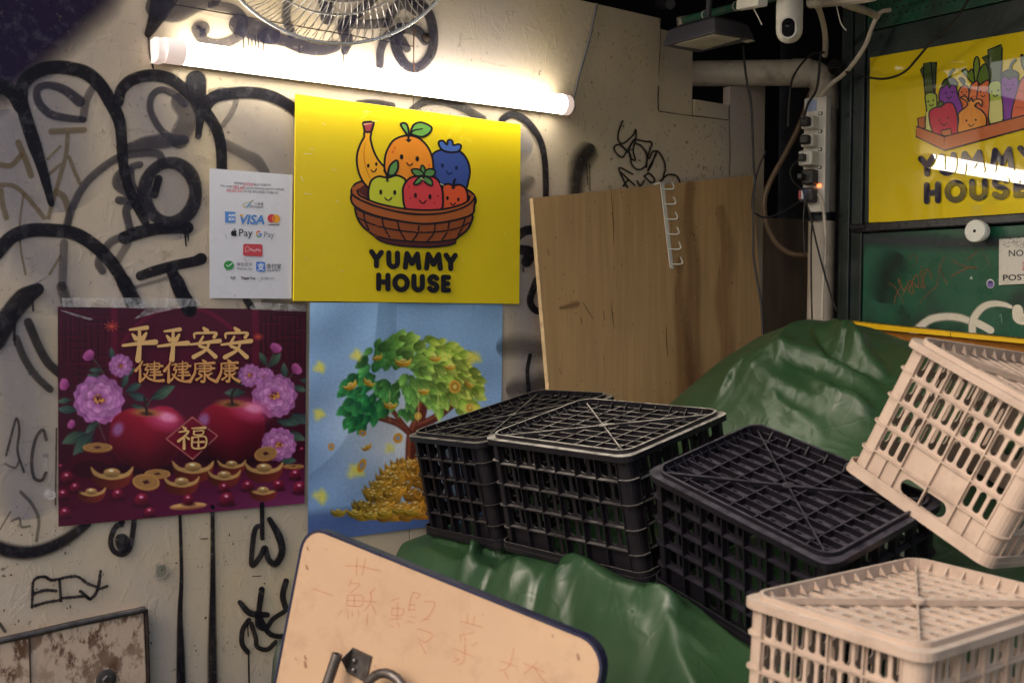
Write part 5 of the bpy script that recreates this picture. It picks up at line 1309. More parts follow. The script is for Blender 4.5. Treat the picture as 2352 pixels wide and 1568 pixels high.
# creases
def ray_q(x, y):
    """sight line onto the heap"""
    r = ray(x, y); best = None
    for z in np.linspace(1.6, 3.8, 500):
        p = EYE + r * z; q, t = qt(p)
        i = int((t - tv[0]) / (tv[1] - tv[0])); j = int((q - qv[0]) / (qv[1] - qv[0]))
        if 0 <= i < NT_ and 0 <= j < NQ and p.z < Zt[i, j]: return q, t
    return None
Z0 = Zt.copy()
def crease(f, pts, w_, h, asym=.45):
    P = [ray_q(*p) for p in kp(f, cr(pts, False, 4))]
    P = [p for p in P if p]
    if len(P) < 2: return
    dm = np.full(Q.shape, 9.); al = np.zeros(Q.shape); sgn = np.zeros(Q.shape); n = len(P) - 1
    for i, (a, b) in enumerate(zip(P[:-1], P[1:])):
        e = (b[0] - a[0], b[1] - a[1]); l2 = e[0] ** 2 + e[1] ** 2 + 1e-9
        u = np.clip(((Q - a[0]) * e[0] + (T - a[1]) * e[1]) / l2, 0, 1)
        d = np.hypot(Q - a[0] - u * e[0], T - a[1] - u * e[1]); c_ = (Q - a[0]) * e[1] - (T - a[1]) * e[0]
        k = d < dm; dm = np.where(k, d, dm); al = np.where(k, (i + u) / n, al); sgn = np.where(k, np.sign(c_), sgn)
    ww = np.where(sgn > 0, w_, w_ * asym)
    Zc = h * np.exp(1 - np.sqrt(1 + (dm / (ww * .45)) ** 2)) * np.sin(np.pi * np.clip(al * .9 + .05, 0, 1)) ** .6
    Zt[:] += Zc
for pts, w_, h in (([(515, 330), (540, 295), (620, 322), (760, 350), (860, 388), (1000, 468), (1120, 530)], .060, .062), ([(350, 350), (430, 405), (560, 480), (700, 555), (880, 630), (1050, 700)], .070, .050),
                   ([(890, 255), (945, 212), (985, 300), (1080, 378), (1160, 425)], .045, .060), ([(760, 150), (800, 200), (870, 262), (1000, 332), (1150, 405)], .030, -.042),
                   ([(215, 560), (290, 430), (352, 352)], .05, .030), ([(760, 425), (850, 515), (960, 560), (1080, 595)], .035, .045), ([(640, 120), (580, 190), (530, 290)], .05, .018), ([(430, 540), (600, 630), (820, 712)], .045, .030),
                   ([(860, 112), (930, 190), (1040, 240), (1150, 262)], .04, .040), ([(590, 250), (720, 285), (850, 345)], .025, -.030), ([(300, 570), (450, 640), (700, 770)], .05, .022), ([(480, 420), (560, 520), (700, 640)], .02, .014),
                   ([(900, 470), (1000, 540), (1080, 640)], .02, .014), ([(620, 560), (720, 640), (800, 760)], .018, .012), ([(380, 480), (470, 560), (520, 660)], .016, .010)):
    crease('E', pts, w_ * 1.0, h * .72)
for pts, w_, h in (([(1020, 1100), (1150, 1215), (1350, 1328), (1560, 1460), (1740, 1575)], .07, .062), ([(1012, 1108), (985, 1200), (950, 1300), (920, 1440)], .045, .040), ([(500, 1040), (420, 1160), (380, 1250)], .05, .05), ([(1180, 1190), (1400, 1290), (1600, 1390)], .035, -.045),
                   ([(760, 1075), (700, 1190), (690, 1330)], .06, .040), ([(1500, 1290), (1620, 1370), (1750, 1430)], .05, .050), ([(880, 1130), (850, 1260), (840, 1380)], .05, -.040), ([(1050, 1260), (1080, 1400), (1120, 1560)], .05, -.030),
                   ([(620, 1080), (560, 1180), (520, 1280)], .03, -.030), ([(1300, 1420), (1420, 1500), (1500, 1575)], .03, .030), ([(880, 1090), (950, 1100), (1015, 1105)], .02, .02)):
    crease('X', pts, w_ * .9, h * .72)
for i in range(9):  # small gathers tucked under the first crate
    x = 210 + i * 46; crease('X', [(x, 940 + i * 9), (x + 60, 985 + i * 7), (x + 120, 1005 + i * 7)], .012, .012)
nz = np.zeros(Q.shape)
for i in range(30):
    a = random.uniform(0, 3.14); fq = random.uniform(6, 30); nz += np.sin((Q * math.cos(a) + T * math.sin(a)) * fq + random.uniform(0, 6)) * .022 / fq
# crates press the cloth down: those points are held
pin = np.zeros(Q.shape, bool); cap = np.full(Q.shape, 9.0)
Px = ORG.x + N1.x * Q + N2.x * T; Py = ORG.y + N1.y * Q + N2.y * T
for kx in 'ABCDE':
    l, R, d = POSE[kx]; n = R @ Vector((0, 0, 1))
    zb = l.z - (n.x * (Px - l.x) + n.y * (Py - l.y)) / n.z
    dx, dy, dz = Px - l.x, Py - l.y, zb - l.z
    lx = R[0][0] * dx + R[1][0] * dy + R[2][0] * dz; ly = R[0][1] * dx + R[1][1] * dy + R[2][1] * dz
    ins = (np.abs(lx) < d[0] / 2 + .014) & (np.abs(ly) < d[1] / 2 + .014)
    cap = np.where(ins, np.minimum(cap, zb - .004), cap)
    if kx != 'E': pin |= ins
start = np.minimum(Zt + nz, cap)
P = np.stack([Q, T, np.maximum(start, .012)], -1)
V = [tuple(room(*P[i, j])) for i in range(NT_) for j in range(NQ)]
Fc = [(i * NQ + j, (i + 1) * NQ + j, (i + 1) * NQ + j + 1, i * NQ + j + 1) for i in range(NT_ - 1) for j in range(NQ - 1)]
me = bpy.data.meshes.new('tarpaulin'); me.from_pydata(V, [], Fc); me.update(); me.materials.append(M['tarp'])
fix(me); me.polygons.foreach_set('use_smooth', [True] * len(me.polygons))
tp = bpy.data.objects.new('tarpaulin', me); COL.objects.link(tp)
tag(tp, 'green tarpaulin draped over the heap beneath the crates', 'tarpaulin')

# ---------------------------------------------------------------- plywood sheet and its hook rail
pw = empty('plywood_sheet', W1.at(1480, 1000, .05), 'brown plywood sheet leaning on the cream wall behind the crates', 'plywood')
tl_, tr_, br_, bl_ = W1.at(1224, 455, .035), W1.at(1728, 403, .035), W1.at(1768, 985, .075), W1.at(1262, 904, .055)
nP = (tr_ - tl_).cross(bl_ - tl_).normalized(); nP = nP if nP.dot(N1) > 0 else -nP
br_ = Plane(tl_, nP).at(1768, 985)
m = MB(); m.prism([tl_, tr_, br_, bl_], -nP * .013); m.build('face_veneer', M['plywood'], pw)
m = MB(); e = (tr_ - tl_).normalized() * .0014
m.prism([tl_ - e, tl_ + nP * .0006, bl_ + nP * .0006, bl_ - e], -nP * .014); m.build('edge', M['plyedge'], pw)
PW = Plane(tl_, nP)
A = Art(PW, .0006, .00004)
for i in range(70):
    x = random.uniform(30, 1420); y = random.uniform(150, 1450)
    A.stroke(kp('P', [(x + 110, y), (x + 112, y + random.uniform(4, 16) )]), [1.6, .9], (62, 34, 18), .75, .3)
for p in ([(612, 905), (620, 980), (632, 1070)], [(566, 960), (572, 1015)], [(952, 1050), (955, 1150), (962, 1240)], [(610, 190), (625, 400), (628, 560)], [(425, 1000), (430, 1035)], [(440, 910), (500, 1005)], [(220, 580), (228, 612)]):
    A.stroke(kp('P', p), [.8, 2.4, .8] if len(p) > 2 else 1.4, (86, 46, 22), .8, .3)
A.stroke(kp('P', [(1040, 640), (1030, 900), (1060, 1200), (1080, 1480)]), [14, 24, 40, 46], (120, 72, 42), .35, .5)
A.stroke(kp('P', [(1290, 330), (1330, 600), (1300, 900), (1330, 1150), (1330, 1420)]), [20, 34, 38, 34, 26], (128, 78, 46), .26, .4)
A.stroke(kp('P', [(1100, 180), (1090, 400), (1120, 700), (1110, 1000), (1130, 1400)]), [22, 26, 34, 40, 36], (118, 70, 42), .35, .4)
A.stroke(kp('P', [(300, 940), (400, 915)]), [8, 14], (96, 54, 32), .5, .7)
A.build('grain_marks', M['marker'], pw)['kind'] = 'stuff'
hk = empty('hook_rail', PW.at(1520, 418), 'white rail of six wire hooks hooked over the plywood edge', 'hook rail')
K5 = kp('P', [(916, 170), (940, 168), (998, 692), (976, 694)])
m = MB(); m.prism([PW.at(x, y, .007) for x, y in K5], -nP * .003); m.build('rail', M['white'], hk, bevel=.001)
m = MB(); m.box(PW.at(*kp('P', [(910, 172)])[0], -.004), .022, .004, .026, ((tr_ - tl_).normalized(), nP.cross((tr_ - tl_).normalized()), nP)); m.build('top_clip', M['white'], hk)
m = MB(); m.lathe([(.0055, 0), (.0055, .0015), (0, .0015)], PW.at(*kp('P', [(988, 690)])[0], .007), nP, 14); m.build('end_eyelet', M['white'], hk, smooth=True)
for i in range(6):
    x, y = 932 + i * 10.5, 207 + i * 92.5
    pts = [PW.at(*kp('P', [(x, y)])[0], .008), PW.at(*kp('P', [(x + 30, y + 1)])[0], .014), PW.at(*kp('P', [(x + 56, y)])[0], .020), PW.at(*kp('P', [(x + 68, y - 10)])[0], .022), PW.at(*kp('P', [(x + 62, y - 30)])[0], .023), PW.at(*kp('P', [(x + 56, y - 42)])[0], .024)]
    m = MB(); m.tube(cr3(pts, 4), .0022, 8); m.build('hook', M['white'], hk, smooth=True)
# ---------------------------------------------------------------- second yellow sign on the green wall
P6 = [(1998, 133), (2520, 43.5), (2524, 490.5), (1995, 511)]
s2 = empty('shop_sign', W2.at(2250, 500, .004), 'glossy yellow shop sign with cartoon vegetables on the green wall', 'sign')
plate(W2, P6, .009, .005, 'sign_board', 'yellow2', s2)
A = Art(W2, .0091, .00004); A.tilt = .01
LN2 = (40, 36, 56)
def v_(pts, col, lw=12, smooth=True): A.shape(kp('V', pts), col, lw * K['V'][2], LN2, smooth)
def vl(pts, w_, col=LN2, smooth=True): A.stroke(kp('V', pts), w_ * K['V'][2], col, smooth=smooth)
def vface(e1, e2, mo, r=8):
    for x, y in (e1, e2):
        (cx, cy), = kp('V', [(x, y)]); A.ell(cx, cy, r * .264, r * .29, LN2)
    vl(mo, 9)
PUR, ORG_, DG = (136, 62, 168), (234, 122, 70), (74, 92, 54)
v_([(528, 330), (560, 318), (585, 345), (610, 318), (632, 350), (640, 430), (600, 420)], (112, 138, 50)); v_([(640, 420), (630, 290), (645, 220), (670, 218), (682, 300), (660, 430)], (122, 148, 56)); v_([(665, 440), (680, 330), (720, 275), (750, 300), (770, 440)], (96, 122, 50))
v_([(505, 400), (530, 395), (552, 420), (545, 460), (530, 440)], DG)
v_([(500, 540), (510, 490), (550, 460), (585, 490), (590, 620), (520, 680)], ORG_); v_([(590, 640), (600, 480), (640, 430), (670, 440), (680, 640)], (238, 132, 80))
v_([(655, 760), (665, 500), (700, 445), (770, 440), (775, 780)], ORG_)
vface((527, 518), (570, 516), [(540, 540), (560, 540)], 6); vface((690, 515), (740, 512), [(696, 548), (712, 560), (728, 546)])
for p in ([(690, 650), (750, 646)], [(605, 510), (650, 498)], [(610, 560), (660, 552)]): vl(p, 5, (200, 90, 60))
A.build('carrots', M['print_gloss'], s2)
v_([(185, 300), (168, 325), (190, 390), (210, 330)], DG, smooth=False); v_([(196, 270), (258, 258), (275, 400), (285, 535), (208, 535), (196, 400)], (80, 96, 52), smooth=False); v_([(258, 258), (306, 256), (300, 400), (292, 530), (280, 480)], (70, 86, 48), smooth=False)
v_([(212, 540), (300, 535), (312, 640), (320, 800), (280, 870), (206, 840), (220, 680)], (176, 196, 74)); A.poly(kp('V', [(218, 690), (314, 680), (318, 800), (280, 862), (212, 836)]), (226, 222, 140)); vface((235, 600), (280, 590), [(245, 628), (262, 640), (278, 624)])
A.build('leek', M['print_gloss'], s2)
v_([(705, 215), (760, 190), (770, 320)], DG, smooth=False); v_([(755, 150), (870, 105), (878, 140), (866, 430), (768, 440)], (84, 102, 54), smooth=False)
v_([(766, 445), (862, 432), (878, 600), (890, 740), (850, 800), (780, 800), (760, 740), (770, 600)], (180, 200, 78)); A.poly(kp('V', [(772, 598), (876, 582), (888, 740), (850, 792), (782, 792), (764, 738)]), (228, 224, 142)); vface((788, 514), (843, 502), [(798, 546), (820, 556), (840, 540)])
A.build('leek', M['print_gloss'], s2)
v_([(345, 480), (400, 440), (470, 460), (490, 540), (530, 640), (520, 720), (380, 720), (330, 580)], PUR); v_([(355, 480), (370, 420), (430, 395), (480, 430), (480, 468), (440, 455), (420, 480), (400, 455)], DG); vl([(418, 410), (430, 350), (455, 322)], 22, DG); vface((387, 528), (444, 520), [(398, 560), (416, 576), (434, 556)])
A.build('aubergine', M['print_gloss'], s2)
v_([(880, 400), (940, 370), (1010, 390), (1015, 500), (985, 640), (960, 760), (895, 760), (885, 640), (870, 500)], PUR); v_([(872, 395), (890, 345), (950, 322), (1010, 350), (1014, 392), (970, 385), (940, 405), (905, 380)], DG); vl([(945, 340), (958, 280), (988, 238)], 24, DG); vface((906, 454), (970, 454), [(914, 488), (934, 504), (954, 486)])
A.build('aubergine', M['print_gloss'], s2)
v_([(965, 760), (1010, 500), (1060, 390), (1120, 380), (1180, 520), (1160, 740)], (232, 112, 78)); v_([(1045, 190), (1075, 240), (1080, 330), (1050, 280)], (122, 148, 56))
for p in ([(1012, 500), (1090, 520)], [(1000, 575), (1090, 590)], [(990, 645), (1090, 665)]): vl(p, 7, (190, 80, 62))
A.build('large_carrot', M['print_gloss'], s2)
v_([(145, 745), (205, 730), (210, 830), (150, 830)], (196, 108, 66), smooth=False)
v_([(245, 760), (245, 690), (290, 655), (350, 640), (400, 610), (450, 620), (480, 690), (492, 780), (480, 880), (300, 890), (262, 830)], (210, 52, 82)); v_([(312, 620), (340, 598), (368, 610), (350, 645), (318, 645)], (96, 116, 56)); vface((331, 760), (408, 744), [(350, 794), (374, 808), (398, 788)])
A.build('red_pepper', M['print_gloss'], s2)
v_([(500, 760), (500, 700), (560, 650), (580, 620), (560, 590), (515, 565), (560, 555), (590, 600), (610, 570), (625, 600), (650, 580), (700, 590), (700, 640), (670, 610), (640, 640), (700, 680), (740, 740), (730, 820), (640, 860), (500, 870)], (244, 160, 66))
for p in ([(585, 660), (545, 720), (535, 800)], [(610, 660), (615, 740)], [(640, 660), (690, 720), (700, 790)]): vl(p, 4, (226, 130, 50))
vface((568, 765), (648, 759), [(585, 800), (608, 816), (632, 796)], 9)
A.build('onion', M['print_gloss'], s2)
v_([(130, 815), (375, 905), (375, 1025), (130, 905)], (204, 114, 68), smooth=False); v_([(375, 905), (1200, 685), (1200, 800), (375, 1025)], (208, 118, 72), smooth=False); v_([(345, 852), (430, 835), (440, 890), (378, 900), (355, 890)], (208, 122, 78), smooth=False)
A.build('vegetable_box', M['print_gloss'], s2)
def w2(txt, spans, wd):
    for ch, (x0, x1, y0, y1, sl) in zip(txt, spans):
        h = wd / 2; letter(A, ch, kp('V', [(x0 + h, y0 + h), (x1 - h, y0 + h + sl * (x1 - x0)), (x1 - h, y1 - h + sl * (x1 - x0)), (x0 + h, y1 - h)]), wd * K['V'][2], (44, 42, 66))
w2('YUMMY', [(145, 305, 1070, 1262, -.12), (325, 480, 1052, 1254, -.1), (505, 725, 1030, 1236, -.07), (770, 985, 1002, 1214, -.07), (1010, 1190, 980, 1195, -.08)], 52)
w2('HOUSE', [(195, 345, 1300, 1492, -.05), (375, 565, 1282, 1482, -.03), (590, 752, 1270, 1468, -.03), (785, 942, 1244, 1452, -.02), (975, 1110, 1236, 1440, -.03)], 52)
A.build('lettering', M['print_gloss'], s2)

# --- notice, white disc
no = empty('metal_notice', W2.at(2340, 650, .002), 'white notice beginning NO POST at the right edge', 'notice')
plate(W2, kp('G', [(1742, 375), (2330, 340), (2330, 848), (1738, 878)]), .0026, .0022, 'notice_plate', 'white', no)
A = Art(W2, .0027)
def t2x(b, x0, y0, x1, y1, col, sl=-.04, bold=0.0):
    (a, c_), (d, e) = kp('G', [(x0, y0), (x1, y1)]); A.text(b, a, c_, d, e, col, sl, bold)
t2x('NO', 1848, 494, 2010, 566, (60, 58, 64), -.03, .015); t2x('POST', 1785, 764, 2062, 830, (34, 32, 38), -.03, .02); t2x('請', 1996, 610, 2110, 722, (196, 44, 74))
for i in range(60):
    x, y = random.uniform(1770, 2020), random.uniform(350, 470); A.stroke(kp('G', [(x, y), (x + random.uniform(-14, 14), y + random.uniform(-8, 16))]), [1.6, .8], (70, 66, 66), .8, .2)
A.build('printed_text', M['marker'], no)
dk = empty('white_disc', W2.at(2244, 531, .016), 'round white disc with a black centre hole on the green wall', 'disc')
m = MB(); m.lathe([(0, -.02), (.027, -.02), (.031, 0), (.031, .010), (.029, .0125), (.004, .0125), (.004, .008), (0, .008)], W2.at(2244, 531, .040), N2, 36); db_ = m.build('disc_body', M['disc'], dk, smooth=True)
m = MB(); m.lathe([(.0045, .0128), (0, .0128)], W2.at(2244, 531, .040), N2, 16); m.build('centre_hole', M['dark'], db_)

# --- yellow slotted rack behind the heap
rk = empty('yellow_rack', W2.at(2130, 760, .1), 'yellow slotted metal rack along the foot of the green wall', 'rack')
for pts in ([(0, 1268), (1206, 1392), (1206, 1438), (0, 1322)], [(1216, 1394), (2250, 1500), (2250, 1540), (1216, 1440)]):
    m = MB(); P = [W2.at(x, y, .12) for x, y in kp('G', pts)]; m.prism(P, -N2 * .002); m.prism([P[0] + N2 * .001, P[1] + N2 * .001, P[1] - N2 * .07, P[0] - N2 * .07], (0, 0, .0015)); m.build('slotted_bar', M['rack'], rk)
m = MB()
for i in range(34):
    x, y = kp('G', [(90 + i * 62, 1268 + i * 6.6)])[0]; p = W2.at(x, y, .12) - N2 * .02
    m.box(p + Vector((0, 0, .0022)), .010, .018, .0012, (N1, N2, Vector((0, 0, 1))))
o = m.build('slots', M['dark'], rk); o['kind'] = 'stuff'
m = MB(); P0, P1 = W2.at(*kp('G', [(190, 1350)])[0], .10), W2.at(*kp('G', [(2200, 1530)])[0], .10); ex = (P1 - P0)
for i in range(110):
    a = P0 + ex * (i / 110)
    for s_ in (-1, 1): m.tube([a, a + ex * (s_ * .05) + Vector((0, 0, -.14))], .0016, 4)
o = m.build('mesh_panel', M['rackmesh'], rk); o['kind'] = 'stuff'

# ---------------------------------------------------------------- drain pipe
dp = empty('drain_pipe', deep(1890, 760, 3.62), 'cream plastic drain pipe bending down beside the green wall', 'pipe')
RP = .0415
h0, h1, hc = deep(1560, 170, 3.76), deep(1868, 167, 3.63), deep(1893, 168, 3.62)
vb = Vector((hc.x, hc.y, 0.0)); hx = (h1 - h0).normalized()
m = MB(); m.tube([h0, h1 - hx * .03], RP, 28); m.build('horizontal_run', M['offwhite'], dp, smooth=True)
m = MB(); m.tube([hc + Vector((0, 0, -.09)), vb + Vector((0, 0, .01))], RP, 28); m.build('vertical_run', M['offwhite'], dp, smooth=True)
el = [hc - hx * .085, hc - hx * .05]
for k in range(1, 7):
    a = math.pi / 2 * k / 7; el.append(hc - hx * .05 + hx * .05 * math.sin(a) + Vector((0, 0, -.05 * (1 - math.cos(a)))))
el += [hc + Vector((0, 0, -.05)), hc + Vector((0, 0, -.10))]
m = MB(); m.tube(el, RP * 1.03, 28); m.build('elbow', M['offwhite'], dp, smooth=True)
for c_, d_ in ((hc - hx * .07, hx), (hc + Vector((0, 0, -.09)), Vector((0, 0, 1))), (deep(1752, 168, 3.68), hx)):
    m = MB(); r_ = RP * (1.10 if c_ != deep(1752, 168, 3.68) else 1.02); w_ = .03 if r_ > RP * 1.05 else .004; m.lathe([(RP, -w_), (r_, -w_), (r_, w_), (RP, w_)], c_, d_, 28); m.build('socket_collar', M['offwhite'], dp, smooth=True)
zc = deep(1890, 498, 3.62).z
m = MB(); m.lathe([(RP, -.014), (RP * 1.05, -.014), (RP * 1.05, .014), (RP, .014)], Vector((hc.x, hc.y, zc)), (0, 0, 1), 28); m.box(Vector((hc.x, hc.y, zc)) + Vector((-.03, -.04, 0)), .02, .03, .03); m.build('clamp', M['bar'], dp, smooth=True)
# ---------------------------------------------------------------- socket strip
nS = Vector((-.62, -.78, 0)).normalized(); xS = Vector((nS.y, -nS.x, 0)); xS = xS if xS.x > 0 else -xS; zS = Vector((0, 0, 1))
sc_ = deep(1876, 357, 3.55); AXS = (xS, nS, zS)
ss = empty('socket_strip', sc_ - Vector((0, 0, .18)), 'white multi-socket strip full of plugs strapped to the drain pipe', 'power strip')
def zk(y): return deep(1876, 188.2 + .20394 * y, 3.55).z
zt_, zb_ = zk(185), zk(1470)
m = MB(); hw = .036
m.prism([sc_ - nS * .018 + xS * a + Vector((0, 0, b - sc_.z)) for a, b in ((-hw, zt_ - .004), (-hw + .006, zt_), (hw, zt_), (hw, zb_), (-hw * .2, zb_), (-hw, zb_ + .04))], nS * .036); m.build('strip_body', M['white'], ss, bevel=.002)
for y, on in ((375, 0), (577, 0), (777, 0), (977, 0), (1178, 1)):
    c_ = Vector((sc_.x, sc_.y, zk(y))) + xS * .018 + nS * .019
    m = MB(); m.box(c_, .013, .006, .010, AXS); sw_ = m.build('switch', M['orange'] if on else M['grey'], ss, bevel=.001)
    if not on:
        m = MB(); m.box(c_ + nS * .003, .008, .003, .006, AXS); m.build('switch_rocker', M['white'], sw_)
PL = [(480, 'w'), (680, 'w'), (880, 'c'), (1085, 'b'), (1285, 'g')]
for y, kd in PL:
    c_ = Vector((sc_.x, sc_.y, zk(y))) + nS * .018 - xS * .008
    r = empty('power_plug', c_, {480: 'white block adapter with black plug, topmost on the socket strip', 680: 'white block adapter with black plug, second on the socket strip', 880: 'white cube charger plugged into the middle of the socket strip', 1085: 'square black plug, second from the bottom of the strip', 1285: 'black plug with red and blue stripe, lowest on the strip'}[y], 'plug', 'plugs in the socket strip')
    if kd == 'w':
        m = MB(); m.box(c_ + nS * .020, .040, .040, .040, AXS); m.build('adapter_block', M['white'], r, bevel=.004)
        m = MB(); m.box(c_ + nS * .050 - xS * .001, .030, .026, .028, AXS); m.build('plug_body', M['blk'], r, bevel=.005)
    elif kd == 'c':
        m = MB(); m.box(c_ + nS * .026, .046, .052, .046, AXS); m.build('charger_body', M['white'], r, bevel=.006)
        m = MB(); m.box(c_ + nS * .062 - xS * .004, .018, .024, .022, AXS); m.build('cable_plug', M['blk'], r, bevel=.003)
    elif kd == 'b':
        m = MB(); m.box(c_ + nS * .018 + xS * .002, .040, .040, .046, AXS); m.build('plug_body', M['blk'], r, bevel=.004)
        m = MB(); m.box(c_ + nS * .05 - xS * .012, .016, .03, .018, AXS); m.build('cable_grip', M['blk'], r, bevel=.003)
    else:
        m = MB(); m.box(c_ + nS * .022, .046, .044, .044, AXS); m.build('plug_body', M['grey'], r, bevel=.006)
        for q_, cm in ((-.010, (190, 60, 60)), (-.002, (210, 210, 220)), (.006, (60, 90, 180))):
            m = MB(); m.box(c_ + nS * .0444 + xS * (q_ - .008), .007, .001, .026, AXS)
            mt = pm('stripe_print', lin(cm), .4, var=.02); m.build('stripe', mt, r)
m = MB(); m.box(Vector((sc_.x, sc_.y, zk(275))) + nS * .0184 - xS * .012, .034, .0008, .036, AXS); m.build('rating_label', pm('label_print', lin((150, 165, 200)), .5, var=.12, vscale=200), ss)

# ---------------------------------------------------------------- cables
def cable(name, mat, r_, pts, label, cat='cable', n=6):
    mm = MB(); mm.tube(cr3(pts, n), r_, 8); return tag(mm.build(name, M[mat], smooth=True), label, cat)
def dk_(f, pts, z):
    zz = z if isinstance(z, (list, tuple)) else [z] * len(pts); zz = np.interp(np.linspace(0, 1, len(pts)), np.linspace(0, 1, len(zz)), zz)
    return [deep(x, y, d) for (x, y), d in zip(kp(f, pts), zz)]
cable('black_cable', 'blk', .0036, dk_('C', [(890, 430), (905, 620), (930, 800), (965, 990)], 3.45) + dk_('P', [(1492, 60), (1500, 150), (1488, 260), (1490, 450), (1490, 600), (1505, 720), (1535, 900), (1548, 1100)], [3.45, 3.42]), 'thin black cable hanging from the floodlight past the plywood')
cable('black_cable', 'blk', .003, dk_('5', [(1822, 1085), (1772, 1200), (1742, 1320), (1722, 1470), (1740, 1540)], 3.5), 'black cable curving down right of the plywood top corner')
cable('black_cable', 'blk', .0034, dk_('6', [(300, 232), (240, 248), (185, 305), (152, 370), (140, 470), (135, 570)], 3.5), 'black cable looping over the horizontal pipe near the elbow')
cable('black_cable', 'blk', .004, dk_('6', [(300, 236), (282, 250), (276, 330), (262, 410), (226, 470), (206, 540)], 3.46), 'black cable crossing the pipe elbow to the socket strip')
cable('black_cable', 'blk', .0034, dk_('6', [(368, 312), (420, 332), (500, 350), (580, 355), (660, 325), (720, 262), (780, 192), (850, 132), (910, 60), (960, -20)], [3.46, 3.3, 3.12, 2.95]), 'black cable sagging across the vegetable sign')
cable('cream_conduit', 'offwhite', .0066, dk_('C', [(2250, 95), (2160, 118), (2090, 235), (2020, 420), (1900, 600), (1800, 705), (1690, 790), (1610, 890)], [3.3, 3.5]), 'cream conduit sweeping down from the ceiling to the pipe', 'conduit')
cable('brown_hose', 'brownhose', .0088, dk_('6', [(246, 400), (190, 560), (120, 700), (60, 810), (30, 900), (38, 1000), (80, 1090), (150, 1142), (250, 1150)], [3.66, 3.72]), 'brown hose hanging in a long loop left of the socket strip', 'hose')
cable('white_cable', 'offwhite', .0050, dk_('6', [(272, 872), (292, 920), (302, 1010), (306, 1110), (296, 1250), (291, 1350), (290, 1450)], 3.50), 'white cord running down the pipe from the striped plug', 'cable')
cable('black_cable', 'blk', .003, dk_('6', [(205, 860), (240, 990), (270, 1120), (300, 1230), (330, 1330), (355, 1400)], 3.49), 'black cable trailing diagonally down the front of the pipe')
cable('black_cable', 'blk', .0022, dk_('6', [(205, 718), (165, 735), (145, 775), (160, 820), (190, 845), (212, 880), (205, 1000), (212, 1150)], 3.5), 'thin black wire looping from the white cube charger')
cable('black_cable', 'blk', .0030, dk_('6', [(200, 900), (120, 950), (60, 975), (20, 978), (-10, 962)], 3.6), 'black cable sagging left from the foot of the socket strip')
cable('black_cable', 'blk', .0028, dk_('6', [(262, 985), (244, 1010), (240, 1200), (244, 1440)], 3.57), 'black cable straight down the left side of the pipe')
m = MB(); m.tube([deep(*kp('6', [(348 + 26 * math.cos(a), 285 + 18 * math.sin(a) + a * 2.0)])[0], 3.5 + .02 * math.sin(a)) for a in [k * .42 for k in range(46)]], .004, 8)
tag(m.build('cable_coil', M['blk'], smooth=True), 'small coil of black cable tied beside the pipe elbow', 'cable')

# ---------------------------------------------------------------- under the ceiling
cable('green_pipe', 'pipegreen', .0125, dk_('C', [(300, 200), (700, 100), (1150, -15), (1500, -105)], [3.55, 3.05]), 'thin green pipe crossing under the dark ceiling', 'pipe', 4)
m = MB(); m.tube(dk_('C', [(280, 205), (365, 190)], 3.54), .014, 12); tag(m.build('pipe_cap', M['offwhite'], smooth=True), 'cream cap on the end of the green pipe', 'pipe cap')
for (x, y, z), tail, lb in (((540, 140, 3.45), [(540, 178), (546, 196)], 'white zip tie round the green pipe, farther from the camera'), ((826, 62, 3.33), [(838, 90), (870, 100), (900, 92)], 'white zip tie round the green pipe, nearer the white box')):
    c_ = dk_('C', [(x, y)], z)[0]; ax_ = (dk_('C', [(1150, -15)], 3.15)[0] - dk_('C', [(300, 200)], 3.55)[0]).normalized()
    m = MB(); m.lathe([(.0126, -.0025), (.0142, -.0025), (.0142, .0025), (.0126, .0025)], c_, ax_, 16); m.tube(dk_('C', tail, z - .02), .0016, 6); tag(m.build('zip_tie', M['white'], smooth=True), lb, 'zip tie', 'zip ties on the green pipe')
for tail, lb in (([(960, 36), (990, 90), (1030, 165), (1062, 232)], 'long white zip tie tail hanging beside the camera'), ([(1748, 30), (1765, 110), (1795, 220), (1842, 285)], 'long white zip tie tail hanging right of the bent conduit')):
    cable('zip_tie', 'white', .0017, dk_('C', tail, 3.15), lb, 'zip tie')
m = MB(); a_, b_ = dk_('C', [(872, 18), (1075, -22)], [3.18, 3.05]); d_ = (b_ - a_).normalized(); n_ = d_.cross(Vector((0, 0, 1))).normalized(); m.box((a_ + b_) / 2, (b_ - a_).length, .03, .045, (d_, n_, n_.cross(d_))); tag(m.build('junction_box', M['white'], bevel=.003), 'white plastic box tied under the green pipe', 'junction box')
cable('cream_conduit', 'offwhite', .0085, dk_('C', [(1520, 20), (1580, 70), (1620, 180), (1645, 300), (1652, 420), (1646, 515)], [3.2, 3.5]), 'cream conduit bending down beside the security camera', 'conduit')
cable('cream_pipe', 'offwhite', .016, dk_('C', [(1510, 26), (1700, 10), (1900, -10), (2100, -40)], [3.2, 3.0]), 'thick cream pipe at the top edge above the green wall', 'pipe', 4)
cable('cream_pipe', 'offwhite', .011, dk_('C', [(1830, 40), (1950, 80), (2040, 110), (2130, 150)], [3.15, 3.35]), 'short cream pipe branching down towards the green wall', 'pipe', 4)
m = MB(); m.tube(dk_('C', [(120, 40), (216, 40)], [3.7, 3.55]), .016, 14); tag(m.build('dark_pipe', M['grey'], smooth=True), 'dark pipe end poking out above the cream wall', 'pipe')
